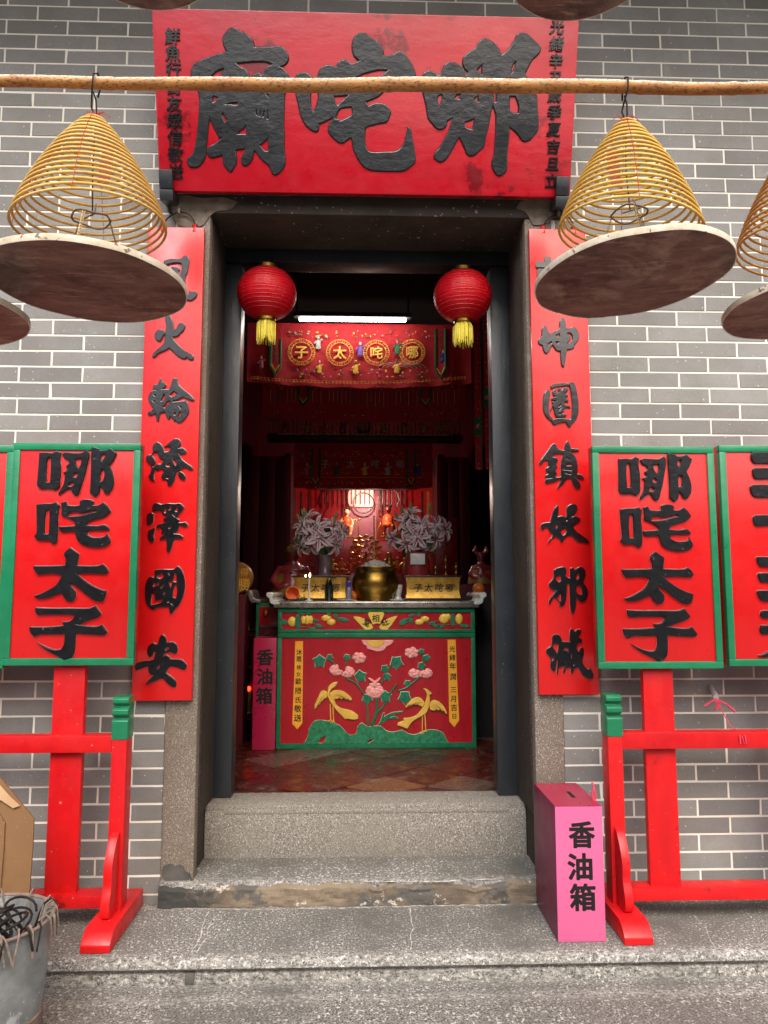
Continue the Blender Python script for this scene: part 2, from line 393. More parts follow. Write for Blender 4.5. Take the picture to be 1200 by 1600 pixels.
MT = dict(
    brick=brick_mat(), mortar=pm('pale_mortar', '#ece7dc', '#dfd9cc', 5, .85, 0, .3, 120),
    red=pm('red_gloss_paint', RED, RED2, 5, .36, .1, .35, 22, coat=.45, crough=.16, cior=1.5, spec=.3, stretch=(1.6, 1, .35)),
    plaque=pm('crimson_gloss_paint', (.56, .006, .020, 1), (.44, .004, .014, 1), 5, .36, .12, .9, 13, coat=.45, crough=.2, stretch=(.55, 1, 1.3), wear=('#7a0614', 3.1, .42), spec=.3),
    redmatte=pm('red_paint_worn', RED, (.50, .005, .010, 1), 6, .44, .12, .5, 24, coat=.25, crough=.25, spec=.3, stretch=(1.5, 1.5, .5), wear=('#8f1418', 7, .385), spot=('#d8605a', 55, .275)),
    black=pm('black_lacquer', '#0b0c0f', '#131519', 9, .36, .1, .55, 32, coat=1, crough=.14, cior=1.6, spec=.2),
    blacksign=pm('black_sign_paint', '#0a0b0e', '#14161b', 12, .42, .1, .7, 45, coat=.35, crough=.2, spec=.25, spot=('#4a4d55', 60, .28)),
    blackwood=pm('black_painted_timber', '#1c2024', '#262b30', 4, .42, .1, .6, 24, coat=.3, crough=.3, cior=1.5, stretch=(2, 2, .4), spot=('#6d7075', 90, .27)),
    green=pm('green_gloss_paint', '#0f7049', '#188457', 6, .36, .1, .4, 30, coat=.3),
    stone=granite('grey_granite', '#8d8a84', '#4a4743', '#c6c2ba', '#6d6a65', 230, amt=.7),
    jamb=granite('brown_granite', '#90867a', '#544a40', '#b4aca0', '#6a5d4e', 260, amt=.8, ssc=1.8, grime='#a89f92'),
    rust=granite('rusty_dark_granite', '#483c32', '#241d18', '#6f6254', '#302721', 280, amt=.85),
    step=granite('worn_granite_step', '#8c8983', '#383633', '#d2cec6', '#55524d', 150, amt=.85, ssc=2.2, grime='#a19e97', band=((-.49, .06), (-.60, .05), (-.03, .05), (-1.02, .05))),
    thresh=granite('tan_granite', '#928c83', '#575148', '#bcb7ad', '#837b70', 230, amt=.5, ssc=3, grime='#77736c'),
    plaster=pm('crumbling_plaster', '#7f7568', '#5a5248', 16, .9, 0, .9, 35, wear=('#4d4239', 8, .45)),
    darkstone=pm('smoke_black_stone', '#2d2722', '#41382f', 5, .7, .1, .6, 40, spot=('#a59a8b', 46, .30)),
    riser=riser_mat(), veins=pm('white_lime_mortar', '#cfcac0', '#a39d92', 30, .95, 0, .6, 200),
    tar=pm('black_damp_stain', '#3a3937', '#5a5853', 9, .75, .1, .8, 60),
    groove=pm('dark_carved_groove', '#1a0406', None, 9, .6, 0, 0), paleedge=pm('worn_pale_edge', '#c9786e', '#a83c38', 30, .6, 0, .2, 60),
    black_sheen=pm('sheen_black_lacquer', '#0f1114', '#20242a', 9, .42, .12, .9, 20, coat=.9, crough=.22, cior=1.68, spec=.25, stretch=(1, 1, 1.6)),  # greyer copy of the black lacquer, sky sheen put into the colour
    bamboo=bamboo_mat(), tray=tray_mat(),
    rim=pm('pale_tray_rim', '#dcd2bf', '#b5a68d', 20, .8, 0, .5, 120, spot=('#7b6c58', 60, .36)),
    coil=pm('yellow_incense_paste', '#e2bd6c', '#cfa04c', 10, .75, .1, .5, 220),
    coil2=pm('golden_incense_paste', '#e4bd5c', '#d0a348', 9, .75, .1, .5, 220),
    coil3=pm('tan_incense_paste', '#d4a258', '#bb8648', 8, .75, .1, .5, 220),
    thread=pm('red_thread', '#a8141c', None, 20, .8, 0, 0), card=pm('red_paper', '#8f0a16', '#7a0812', 9, .6, 0, .1),
    wire=pm('dark_iron_wire', '#1e1b19', '#38302a', 40, .5, .1, .3, 200, metal=.6),
    chain=pm('brass_chain', '#a58f66', '#7d6a48', 60, .45, .1, .2, 200, metal=.7),
    rustwire=pm('rusty_wire', '#6a5648', '#8c8177', 60, .7, .1, .4, 220, metal=.3),
    silk=lantern_mat(), seam=pm('lantern_seam', '#e0303a', None, 20, .4, 0, 0),
    brass=pm('polished_brass', '#a5813c', '#7d6028', 7, .34, .08, .12, 60, metal=1),
    gold=pm('gold_leaf', '#d3a84e', '#a87c30', 26, .36, .1, .7, 80, metal=.75, wear=('#5c4018', 14, .40)),
    goldpaint=pm('gold_paint', '#e3bd55', '#d0a03c', 16, .42, .08, .4, 90),
    tassel=pm('yellow_tassel_thread', '#f0e04a', '#dcc638', 60, .6, 0, .2, 300),
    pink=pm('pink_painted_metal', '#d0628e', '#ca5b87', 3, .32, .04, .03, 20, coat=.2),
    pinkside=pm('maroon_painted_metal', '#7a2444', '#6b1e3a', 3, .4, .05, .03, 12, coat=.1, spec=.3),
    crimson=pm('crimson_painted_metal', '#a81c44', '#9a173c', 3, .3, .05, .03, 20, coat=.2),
    zinc=pm('galvanised_zinc', '#8c8f8e', '#6a6d6d', 14, .5, .12, .4, 60, metal=.2, wear=('#a9abaa', 5, .42), spot=('#c9c9c4', 40, .28)),
    rusthoop=pm('rusty_hoop', '#8d7a70', '#6b564b', 16, .75, .1, .5, 90, metal=.2),
    card_box=pm('brown_cardboard', '#7c5b39', '#6f5032', 4, .85, 0, .35, 120, spot=('#cbb596', 120, .27)),
    tape=pm('clear_packing_tape', '#c8a680', '#b3906a', 5, .16, .05, .5, 26, coat=.6),
    string=pm('pink_red_string', '#dc4a66', '#c2304e', 60, .8, 0, .3, 300),
    peg=pm('grey_metal_peg', '#a3a19c', '#bcb9b3', 30, .6, .1, .3, 120, metal=.3),
    tile=tile_mat(), inner=pm('dark_maroon_boards', '#5c1220', '#430e18', 3, .6, .1, .4, 20, spec=.2, stretch=(3, 3, .4)),
    soot=pm('soot_black_boards', '#0e0a09', '#171010', 3, .8, 0, .3, 20),
    tred=pm('table_red_paint', '#a80f1c', '#970c18', 8, .34, .08, .5, 45, coat=.3, stretch=(3, 1, .4)),
    tgreen=pm('table_green_paint', '#17714a', '#0f5c3b', 14, .38, .08, .4, 60, spot=('#9ab8a0', 80, .27)),
    rock=pm('mottled_green_rock', '#2f8a5d', '#14573a', 40, .45, .1, .9, 45),
    leaf=pm('relief_green_leaf', '#1e7a57', '#11593f', 40, .4, .1, .4, 80), edge=pm('relief_pale_edge', '#a8c8b0', None, 20, .5, 0, 0),
    petal=pm('relief_pink_petal', '#e7a199', '#dc8a84', 30, .42, .1, .4, 60),
    goldline=pm('brown_feather_line', '#8a6420', '#6e4e16', 30, .6, 0, 0), paleline=pm('pale_carved_line', '#cfc39a', None, 20, .6, 0, 0),
    yel=pm('relief_yellow', '#e8c352', '#d8ac3c', 30, .42, .08, .5, 70),
    ribbon=pm('orange_yellow_paint', '#eba52d', '#e09a25', 10, .4, .05, .2, 60),
    silver=pm('worn_silver_metal', '#b3aea6', '#8f8a82', 9, .32, .1, .3, 40, metal=.8),
    white=pm('white_glaze', '#d8d8d2', '#c6c6c0', 12, .3, .1, .2, 60), ink=pm('black_ink', '#0c0b0b', None, 10, .5, 0, 0),
    ash=pm('incense_ash', '#b9b3ab', '#8f8a83', 40, .95, 0, .9, 90),
    stick=pm('red_incense_stick', '#8a1a28', '#5e1420', 30, .8, 0, 0), straw=pm('pale_gold_stem', '#b99a3c', '#8e7428', 30, .6, 0, 0),
    orange=pm('orange_clay', '#f0823c', '#e06c2c', 20, .55, .1, .3, 90), fruit=pm('orange_peel', '#d2701a', '#bf5a10', 20, .45, .05, .4, 160),
    glass=pm('dark_green_glass', '#1d2a1c', '#10180f', 20, .1, .05, .1, 30, coat=.8),
    blue=pm('blue_plastic', '#1c3aa0', None, 10, .35, 0, 0), bottle=pm('cloudy_bottle_plastic', '#7f7f8c', '#5f5f6c', 10, .25, 0, 0),
    porc=pm('blue_white_porcelain', '#c9d0d0', '#aab6b8', 22, .22, .05, .1, 40), porcdark=pm('mauve_glaze', '#7d6a70', '#5d4c54', 14, .25, .05, .2, 40),
    lilyw=pm('lily_white_petal', '#e6dcda', '#d8c2c6', 30, .6, 0, .2, 60), lilyp=pm('lily_pink_throat', '#c23a6c', '#a82a58', 40, .6, 0, .2, 60),
    bud=pm('lily_green_bud', '#9aa86a', '#7f9050', 20, .6, 0, .1), leafd=pm('lily_leaf', '#3d6b3c', '#28482a', 14, .5, .1, .2, 60),
    cloth=pm('crimson_brocade', '#b8101e', '#9a0d18', 16, .75, 0, .5, 160), cloth2=pm('dark_red_brocade', '#b81220', '#9c0e1a', 16, .8, 0, .5, 160),
    embg=pm('gold_embroidery', '#efbe4c', '#d09a30', 120, .5, .1, .6, 300), emgr=pm('green_embroidery', '#1d6a3c', '#14502c', 90, .6, 0, .4, 300),
    ems=pm('silver_embroidery', '#b5b4ac', '#8e8d86', 90, .55, 0, .4, 300), empk=pm('pink_embroidery', '#c56a70', '#a8505a', 90, .6, 0, .4, 300),
    empu=pm('purple_embroidery', '#7a4ea8', '#5c3a8c', 90, .6, 0, .4, 300), embl=pm('blue_embroidery', '#2a3a9a', None, 90, .6, 0, .4, 300),
    skin=pm('painted_face', '#e6b892', '#d8a27c', 20, .4, .05, .1, 80), skin2=pm('dark_painted_face', '#7a2c1c', '#5e2014', 20, .35, .05, .1, 80),
    robe=pm('embroidered_red_robe', '#b01012', '#d0701e', 60, .5, .1, .4, 120), hair=pm('black_topknot_hair', '#120c0b', None, 20, .5, 0, .2, 80),
    idol=pm('aged_maroon_lacquer', '#a4363a', '#7d2428', 12, .36, .08, .2, 60, coat=.4), idolg=pm('aged_brown_gilt', '#ad7e36', '#7d5622', 14, .42, .08, .3, 60),
    darkwood=pm('dark_carved_wood', '#2a1512', '#190c0a', 14, .4, .1, .4, 60), niche=pm('glossy_red_board', '#9c1018', '#7f0c14', 6, .3, .08, .2, 30, coat=.3),
    rose=pm('pale_rose_panel', '#b5687a', '#a3566a', 8, .4, .08, .2, 30),
    tube=glow('lit_tube', '#fff6ea', 24), glint=glow('reflection_glow', '#ff9a84', .95), flame=glow('candle_flame', '#ffd9a0', 6), led=glow('red_lamp', '#ff2a10', 5),
    roof=pm('dark_eave_boards', '#3a3029', '#2b231e', 6, .8, 0, .3, 30), ground=granite('street_granite', '#8d8a84', '#5a5752', '#b9b5ad', '#76736d', 90),
)
# ================================================================== the setting
XJ0, XJ1, XJ2, XJ3 = -.867, -.737, .800, .919       # stone jambs, outer and inner edges
PITCHZ, Z0 = .07582, .0397                            # brick courses
g = MB(); g.box(-60, 60, -60, 40, -.60, -.27); tag(g.build('ground', MT['ground']), kind='structure')
prof = [(.2, 0), (-.455, 0), (-.482, -.005), (-.499, -.018), (-.501, -.032), (-.490, -.043), (-.478, -.046), (-.478, -.053),
        (-.490, -.057), (-.491, -.30), (.2, -.30)]
pl = MB(); pl.prism(prof, lambda p, q, t: Vector((t, p, q)), -4.2, 4.2)
plat = tag(pl.build('stone_platform', MT['step'], auto=50), kind='structure')
ls = MB(); ls.box(-4.2, 4.2, -1.9, -.4925, -.40, -.088); low = tag(ls.build('lower_step', MT['step'], bevel=.008), kind='structure')

def crack(name, pts, z, parent, mat='veins', r=.004, wig=.012, Y=None):
    P = [atz(x, y, z) if Y is None else at(x, y, Y) for x, y in pts]
    out = []
    for a, b in zip(P, P[1:]):
        k = max(3, int((b - a).length / .016))
        for i in range(k):
            t = i / k; p = a.lerp(b, t); e = noise.noise(p * 17) * wig
            out.append(p + Vector((e, noise.noise(p * 47 + Vector((3, 1, 2))) * wig * .6, 0)))
    rs = [r * max(.12, .35 + 1.3 * noise.noise(p * 45)) for p in out]
    m = MB(); m.tube(out, rs, 6)
    for i, v in enumerate(m.V): m.V[i] = (v[0], v[1], z + (v[2] - z) * .25 if Y is None else v[2])
    return m.build(name, MT[mat], parent)
crack('mortar_seam', [(326, 1424), (318, 1445), (312, 1465), (300, 1490)], .001, plat)
crack('mortar_seam', [(342, 1428), (330, 1440), (322, 1466), (306, 1492)], .001, plat, r=.003)
crack('mortar_seam', [(641, 1420), (645, 1450), (640, 1488)], .001, plat, r=.0035)
crack('mortar_seam', [(1085, 1430), (1108, 1462), (1122, 1490)], .001, plat, r=.0022)
crack('mortar_seam', [(70, 1523), (300, 1527), (520, 1520), (800, 1519), (1200, 1512)], -.087, low, r=.007, wig=.02)
crack('mortar_seam', [(806, 1565), (822, 1590), (815, 1600)], -.087, low, r=.005)
crack('mortar_seam', [(250, 1419), (420, 1421), (640, 1416), (850, 1412)], .001, plat, r=.005, wig=.02)
tm = MB(); tm.box(atz(295, 1500, -.03).x, atz(309, 1500, -.03).x, -.497, -.47, -.087, -.050)
tm.build('dark_gap', MT['tar'], plat, bevel=.002)

# lower doorstep with its broken render, and the granite threshold
st = MB(); st.box(XJ1 - .13, XJ2 + .055, -.035, .262, .004, .100)
st = st.build('door_step', MT['step'], None, bevel=.012); tag(st, kind='structure')
rz = MB()                                                  # ragged render left on the riser
N = 90; xs = [XJ0 + .005 + (XJ2 + .06 - XJ0) * i / N for i in range(N + 1)]
for i in range(N):
    for j in range(6):
        def rp(i, j):
            x = xs[i]; top = .084 + .030 * noise.noise(Vector((x * 5, 0, 2))) + .018 * noise.noise(Vector((x * 19, 1, 0)))
            z = .002 + (top - .002) * j / 6
            return Vector((x, -.040 - .010 * noise.noise(Vector((x * 9, z * 22, 5))) - .006 * noise.noise(Vector((x * 30, z * 50, 1))) - (.012 if j < 6 else -.004), z))
        rz.add([rp(i, j), rp(i + 1, j), rp(i + 1, j + 1), rp(i, j + 1)], [(0, 1, 2, 3)])
rz.build('broken_render', MT['riser'], st, auto=60, fix=False)
crack('mortar_seam', [(290, 1372), (340, 1378), (420, 1372), (470, 1374), (560, 1376), (640, 1378), (760, 1374), (835, 1370)], .098, st, r=.005, wig=.02)
th = MB(); th.box(XJ1 + .002, XJ2 - .002, .255, .49, .090, .312)
th = th.build('door_threshold', MT['thresh'], None, bevel=.008); tag(th, kind='structure')
t2 = MB(); t2.box(XJ1 + .002, XJ2 - .002, .268, .49, .306, .336); t2.box(XJ1 + .09, XJ2 - .09, .2525, .30, .296, .3175)
t2.build('threshold_lip', MT['thresh'], th, bevel=.006)
crack('mortar_seam', [(325, 1337), (440, 1336), (600, 1333), (820, 1331)], .101, st, r=.004, wig=.01)

# floor of the shrine: square tiles laid on the diagonal
fl = MB(); tone = []
S = .30; ux = Vector((math.cos(R(45)), math.sin(R(45)), 0)) * S; uy = Vector((-math.sin(R(45)), math.cos(R(45)), 0)) * S
fl.box(-2.3, 2.5, .49, 4.6, .25, .327); tone += [.3] * 6
rr = random.Random(5)
for a in range(-12, 22):
    for b in range(-12, 22):
        c = Vector((.14, .60, 0)) + ux * a + uy * b
        if not (-2.2 < c.x < 2.4 and .49 < c.y < 4.5): continue
        e = .492; q = [c - ux * e - uy * e, c + ux * e - uy * e, c + ux * e + uy * e, c - ux * e + uy * e]
        q = [Vector((p.x, max(p.y, .492), 0)) for p in q]; dz = rr.uniform(-.0012, .0012)
        vs = [Vector((p.x, p.y, .3335 + dz)) for p in q] + [Vector((p.x, p.y, .325)) for p in q]
        fl.add(vs, [(0, 1, 2, 3), (0, 4, 5, 1), (1, 5, 6, 2), (2, 6, 7, 3), (3, 7, 4, 0)]); tone += [rr.choice([.05, .35, .4, .65, .95, .42, .2])] * 5
flo = fl.build('shrine_floor', MT['tile'], None, auto=0, fix=False)
flo.data.attributes.new('tone', 'FLOAT', 'FACE').data.foreach_set('value', tone); tag(flo, kind='structure')

# ------------------------------------------------------------------ the temple front
T = thing('temple_building', (0, 0, 0), 'grey brick temple front with a granite doorway and dark red shrine room', 'temple')
bw = MB(); tone = []; rr = random.Random(3); MO = .0036
def brick(x0, x1, z0, z1):
    if x1 - x0 < .02: return
    y0 = rr.uniform(-.0012, .0008); b = .0016
    o = [(x0, z0), (x1, z0), (x1, z1), (x0, z1)]; i_ = [(x0 + b, z0 + b), (x1 - b, z0 + b), (x1 - b, z1 - b), (x0 + b, z1 - b)]
    ch = rr.randrange(4) if rr.random() < .08 else -1; cs = rr.uniform(.003, .008)
    i_ = [(x + rr.uniform(-.0011, .0011) + ((cs if n in (0, 3) else -cs) if n == ch else 0), z + rr.uniform(-.0011, .0011) + ((cs * .6 if n in (0, 1) else -cs * .6) if n == ch else 0)) for n, (x, z) in enumerate(i_)]
    vs = [Vector((x, .006, z)) for x, z in o] + [Vector((x, y0 + rr.uniform(-.0006, .0006), z)) for x, z in i_]
    bw.add(vs, [(4, 5, 6, 7), (0, 1, 5, 4), (1, 2, 6, 5), (2, 3, 7, 6), (3, 0, 4, 7)]); tone.extend([rr.random()] * 5)
def course(k, xa, xb, ph, L):
    z0 = Z0 + k * PITCHZ + MO; z1 = z0 + PITCHZ - 2 * MO
    x = xa; n = math.ceil((xa - ph) / L + 1e-6); cuts = [xa]
    while True:
        c = ph + n * L; n += 1
        if c >= xb: break
        if c - cuts[-1] > .05: cuts.append(c)
    if xb - cuts[-1] < .05 and len(cuts) > 1: cuts.pop()
    cuts.append(xb)
    for a, b in zip(cuts, cuts[1:]): brick(a + (MO if a > xa + 1e-6 else 0), b - (MO if b < xb - 1e-6 else 0), z0, z1)
for k in range(-1, 62):
    z = Z0 + k * PITCHZ
    off = 0 if k % 2 == 0 else .1475
    zt = z + PITCHZ
    if z > 3.24: course(k, -3.3, 3.3, -1.30 + off, .2945)
    else:
        course(k, -3.3, XJ0 + (.0 if zt < 3.1 else -.02), -1.30 + off + (-.0 if z > 1.5 else .0), .2925)
        course(k, XJ3 + (.0 if zt < 3.1 else .02), 3.3, 1.085 + (.1445 if k % 2 == 0 else 0), .289)
wall = bw.build('front_wall', [MT['brick'], MT['mortar']], T, auto=0, fix=False)
wall.data.attributes.new('tone', 'FLOAT', 'FACE').data.foreach_set('value', tone)
mo = MB(); mo.box(-3.3, XJ0 - .002, .002, .20, -.2, 4.75); mo.box(XJ3 + .002, 3.3, .002, .20, -.2, 4.75); mo.box(XJ0 - .0015, XJ3 + .0015, .002, .20, 3.245, 4.75)
mo.build('mortar_bed', MT['mortar'], T, auto=0)
def wobble(o, amp, sc, keepx=False):
    for v in o.data.vertices:
        p = v.co * sc
        v.co += Vector((0 if keepx else noise.noise(p) * amp, noise.noise(p + Vector((5, 1, 3))) * amp, noise.noise(p + Vector((1, 7, 3))) * amp))
def slab(name, mat, x0, x1, y0, y1, z0, z1, parent, bev=.006, cuts=1.0, amp=.0):
    m = MB(); n = max(1, int((z1 - z0) / cuts)) if cuts else 1
    m.box(x0, x1, y0, y1, z0, z1)
    return m.build(name, MT[mat], parent, bevel=bev)
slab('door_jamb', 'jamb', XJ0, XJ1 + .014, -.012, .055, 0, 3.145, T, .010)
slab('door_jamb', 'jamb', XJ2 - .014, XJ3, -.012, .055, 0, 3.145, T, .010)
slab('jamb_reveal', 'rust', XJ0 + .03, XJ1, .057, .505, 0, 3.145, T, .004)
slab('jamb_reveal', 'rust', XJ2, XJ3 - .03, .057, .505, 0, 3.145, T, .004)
slab('lintel', 'darkstone', XJ0 - .06, XJ3 + .06, -.014, .36, 3.147, 3.243, T, .010)
# crumbling plaster at the lintel's ends, black damp on the jamb foot
def patch(name, mat, pts, Y, th, parent, sub=3):
    f = Frame((0, Y, 0)); m = MB()
    cut_shape(m, [[f.px(*p) for p in pts]], f, th, bevel=min(.004, th * .4), sub=sub); return m.build(name, MT[mat], parent)
patch('plaster_patch', 'plaster', [(270, 308), (288, 305), (316, 310), (350, 309), (372, 316), (360, 328), (338, 331), (326, 341), (318, 352), (304, 356), (282, 354), (272, 340), (268, 322)], -.014, .005, T)
patch('plaster_patch', 'plaster', [(826, 312), (850, 308), (872, 312), (868, 330), (862, 344), (846, 352), (832, 352), (826, 340), (818, 330), (806, 326), (812, 316)], -.014, .005, T)
patch('damp_stain', 'tar', [(254, 1356), (260, 1351), (268, 1349), (274, 1353), (281, 1350), (288, 1355), (290, 1361), (297, 1364), (299, 1371), (303, 1377), (300, 1384), (304, 1392), (301, 1400), (303, 1411), (285, 1413), (270, 1411), (256, 1412), (255, 1402), (259, 1396), (256, 1388), (262, 1382), (258, 1375), (253, 1369)], -.0125, .003, T, 2)
patch('damp_stain', 'tar', [(846, 1352), (853, 1349), (858, 1356), (862, 1366), (858, 1374), (864, 1383), (868, 1396), (866, 1408), (852, 1410), (846, 1402), (850, 1390), (845, 1378)], -.0125, .003, T, 2)
crack('plaster_edge', [(258, 1400), (268, 1384), (284, 1380), (300, 1372)], 0, T, r=.0025, Y=-.020)
# black timber door frame
def sub(name, mat, b, bev, par):
    m = MB(); m.box(*b); return m.build(name, MT[mat], par, bevel=bev, seg=2)
m = MB(); m.box(XJ1 + .001, -.634, .385, .50, .3365, 3.083); m.build('door_post', MT['blackwood'], T, bevel=.008)
m = MB(); m.box(.687, XJ2 - .001, .385, .50, .3365, 3.083); m.build('door_post', MT['blackwood'], T, bevel=.008)
m = MB(); m.box(XJ1 + .001, XJ2 - .001, .378, .50, 3.085, 3.20); m.build('door_head', MT['blackwood'], T, bevel=.008)
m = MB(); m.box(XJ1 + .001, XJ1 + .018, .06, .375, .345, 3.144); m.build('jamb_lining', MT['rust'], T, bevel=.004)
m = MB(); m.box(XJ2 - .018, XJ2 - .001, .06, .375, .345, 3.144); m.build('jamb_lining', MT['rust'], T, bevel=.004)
# shrine room
for n_, b in (('room_wall', (-2.35, -2.25, .50, 4.7, .2, 4.0)), ('room_wall', (2.45, 2.55, .50, 4.7, .2, 4.0)), ('room_wall', (-2.25, 2.45, 4.45, 4.55, .2, 4.0)),
              ('room_wall', (-2.25, XJ0 + .02, .506, .60, .2, 4.0)), ('room_wall', (XJ3 - .02, 2.45, .506, .60, .2, 4.0)), ('room_wall', (XJ0 + .02, XJ3 - .02, .506, .60, 3.145, 4.0))):
    m = MB(); m.box(*b); m.build(n_, MT['inner'], T)
m = MB(); m.box(-2.4, 2.6, .20, 4.7, 4.0, 4.1); m.build('room_ceiling', MT['soot'], T)
# eave over the pavement
m = MB(); m.box(-4.2, 4.2, -1.15, .3, 4.80, 4.88)
for i in range(29): m.box(-4.1 + i * .29, -4.02 + i * .29, -1.10, .0, 4.70, 4.80)
m.build('eave', MT['roof'], T)
# unseen house added across the lane so the glossy boards mirror something dark
OH = thing('added_house', (0, -12, -.27), 'plain grey unseen house added across the lane to mirror dark in the glossy lower lettering', 'house')
m = MB(); m.box(-13, 13, -16, -12, -.269, 4.3); m.build('wall', MT['soot'] if False else pm('dull_render', '#6f6a62', '#5d5952', 2, .9, 0, .3, 20), OH)
m = MB(); m.prism([(-11.6, 4.3), (-11.6, 4.4), (-14, 5.3), (-16.4, 4.4), (-16.4, 4.3)], lambda p, q, t: Vector((t, p, q)), -13.4, 13.4); m.build('roof', MT['roof'], OH)
for x in (-9, -5.5, -2, 2, 5.5, 9):
    m = MB(); m.box(x - .6, x + .6, -12.0, -11.96, 1.0, 2.6); wn = m.build('window', pm('dark_pane', '#14181a', None, 3, .15, 0, 0), OH)
    m = MB(); m.box(x - .68, x + .68, -11.958, -11.93, .92, 1.0); m.box(x - .68, x + .68, -11.958, -11.93, 2.6, 2.68); m.box(x - .03, x + .03, -11.955, -11.93, 1.0, 2.6); m.build('frame', MT['darkwood'], wn)

# ================================================================== the boards
def board_chars(f, parent, items, mat='black', th=.010, bev=.003, n0=0, du=0, dv=0, corner=62, edge='paleedge', grow=.0014):
    for tr, data in items:
        m = MB(); gl = glyph(f, tr, data, du, dv); cut_shape(m, gl, f, th, n0, bev, 3, corner)
        m.mi = 1; edge_line(m, gl, f, grow, n0)      # the line of the carving knife round the letter
        m.build('character', [MT[mat], MT[edge]], parent, fix=False)

# name plaque above the door, leaning out at its top
vb, vt = at(570, 303, -.10), at(570, 20, -.306)
PF = Frame(vb, v=(0, vt.y - vb.y, vt.z - vb.z))
a0, a1 = PF.px(250, 303)[0], PF.px(891, 303)[0]; ph = PF.px(570, 20)[1]
PL = thing('name_plaque', PF.w(0, 0, -.03), 'wide crimson plaque of three big black characters leaning out over the doorway', 'plaque')
m = MB()
pts = [(a0 + .004, 0), (a1 - .004, 0), (a1, .02), (a1 + .004, ph), (a0 - .006, ph - .0), (a0 - .002, .03)]
m.prism(pts, lambda p, q, t: PF.w(p, q, t), -.055, 0); m.build('board', MT['plaque'], PL, bevel=.006)
G_MIAO = '500 90 545 97 590 120 650 150 695 190 715 235 722 275 850 275 920 268 985 268 1015 295 1040 340 1052 375 1040 415 1010 445 968 460 990 472 1030 510 1052 555 1045 620 1015 730 1010 850 1005 1000 1010 1100 1010 1250 1020 1340 1015 1410 985 1455 940 1495 905 1490 885 1450 850 1395 800 1355 770 1320 740 1275 720 1265 712 1320 690 1370 655 1405 620 1410 600 1375 605 1325 630 1290 635 1245 590 1252 540 1258 548 1300 555 1350 545 1395 515 1445 500 1470 470 1450 430 1395 425 1340 418 1305 370 1320 310 1332 280 1310 270 1260 300 1225 345 1200 395 1165 420 1140 380 1140 375 1115 340 1050 310 985 297 945 285 1000 275 1100 265 1200 258 1280 250 1330 225 1375 190 1415 150 1425 105 1418 80 1375 85 1340 120 1315 145 1270 165 1180 180 1060 190 940 197 830 192 720 150 610 115 535 120 490 145 440 200 405 300 365 400 335 465 318 440 280 425 230 422 180 440 145 470 110|550 425 640 415 760 408 850 415 905 440 850 465 820 510 790 545 770 520 730 530 700 555 685 580 670 530 640 485 600 470 570 450|430 475 380 490 340 520 300 560 330 580 410 545|330 740 375 755 360 785 328 805 320 775|450 825 490 808 560 803 565 825 540 832 500 825|425 900 440 935 465 968 440 995 425 960 413 925|645 1020 648 1110 560 1110 580 1075 615 1055|858 1135 858 1270 825 1270 775 1215 830 1170|855 870 860 970 845 965 848 900|815 885 825 885 818 940 803 945|785 880 790 885 778 940 770 938|740 860 748 880 750 930 738 915|835 725 860 725 862 760'
G_TA = '640 128 690 130 720 155 775 190 820 235 848 290 850 330 900 328 945 318 985 293 1020 300 1065 345 1100 395 1125 450 1140 500 1110 545 1040 560 930 590 860 640 830 670 790 700 690 740 720 780 770 758 830 755 880 775 915 825 900 885 875 920 820 930 760 945 695 968 685 1030 690 1120 720 1180 780 1192 880 1188 950 1185 1000 1160 1040 1100 1060 1020 1070 965 1095 985 1105 1060 1125 1150 1135 1240 1130 1280 1100 1310 1040 1352 940 1358 820 1355 730 1345 670 1310 620 1240 585 1160 570 1080 560 1058 520 1085 490 1105 450 1098 405 1060 370 1020 360 980 367 945 395 905 408 876 380 890 300 930 275 935 275 985 250 1005 200 985 150 935 115 860 95 770 75 690 68 600 70 520 90 490 135 478 180 490 215 525 235 540 260 520 280 470 310 430 360 415 410 425 435 430 445 395 480 370 530 375 560 402 600 395 640 375 590 330 572 260 580 190 605 150|605 530 660 495 740 470 820 455 895 458 860 490 820 520 760 515 720 525 690 545 640 555|410 690 540 682 500 720 445 772 420 740|570 785 575 835 565 865 465 915 455 900 425 893 440 840 475 795|200 690 215 600 255 600 275 690 265 740 245 800 228 828 205 790'
G_NA = '600 175 650 190 700 225 740 275 765 325 810 290 850 240 880 190 900 140 935 130 985 130 1030 170 1080 220 1110 250 1105 290 1080 325 1035 365 1005 420 970 490 1000 535 1030 560 1060 620 1075 690 1080 780 1090 900 1085 990 1050 1040 1010 1080 965 1092 935 1070 910 1030 870 990 830 965 828 1060 815 1160 812 1260 812 1330 790 1370 745 1400 710 1380 680 1320 680 1260 697 1215 705 1100 712 1000 712 860 695 800 684 770 670 820 655 900 640 980 620 1060 605 1130 560 1180 510 1218 465 1215 440 1170 415 1110 390 1060 370 1075 335 1140 300 1200 260 1255 215 1275 160 1240 165 1200 210 1150 255 1070 300 980 330 880 275 915 270 950 235 983 185 978 145 930 108 885 95 800 75 710 60 650 52 580 55 520 75 480 120 465 165 480 200 510 230 470 255 415 290 390 340 390 390 415 425 450 440 490 450 505 465 470 430 440 415 390 425 345 470 300 530 260 560 210|590 405 588 500 575 500 540 460 565 430|890 378 885 420 865 470 850 490 850 450 865 405|225 672 235 690 225 740 205 785 190 740 195 690|360 675 395 672 390 720 345 712|515 710 555 685 555 745 530 735|435 920 470 908 520 890 515 940 500 990 450 975 430 950|835 690 885 690 910 750 918 800 910 845 870 840 832 810|692 640 716 640 716 740 702 750 693 740'
board_chars(PF, PL, [((280, 30, 6.1556), G_MIAO), ((450, 30, 5.714), G_TA), ((650, 30, 5.714), G_NA)], th=.007, bev=.0025, mat='black_sheen', edge='groove', grow=.0034)
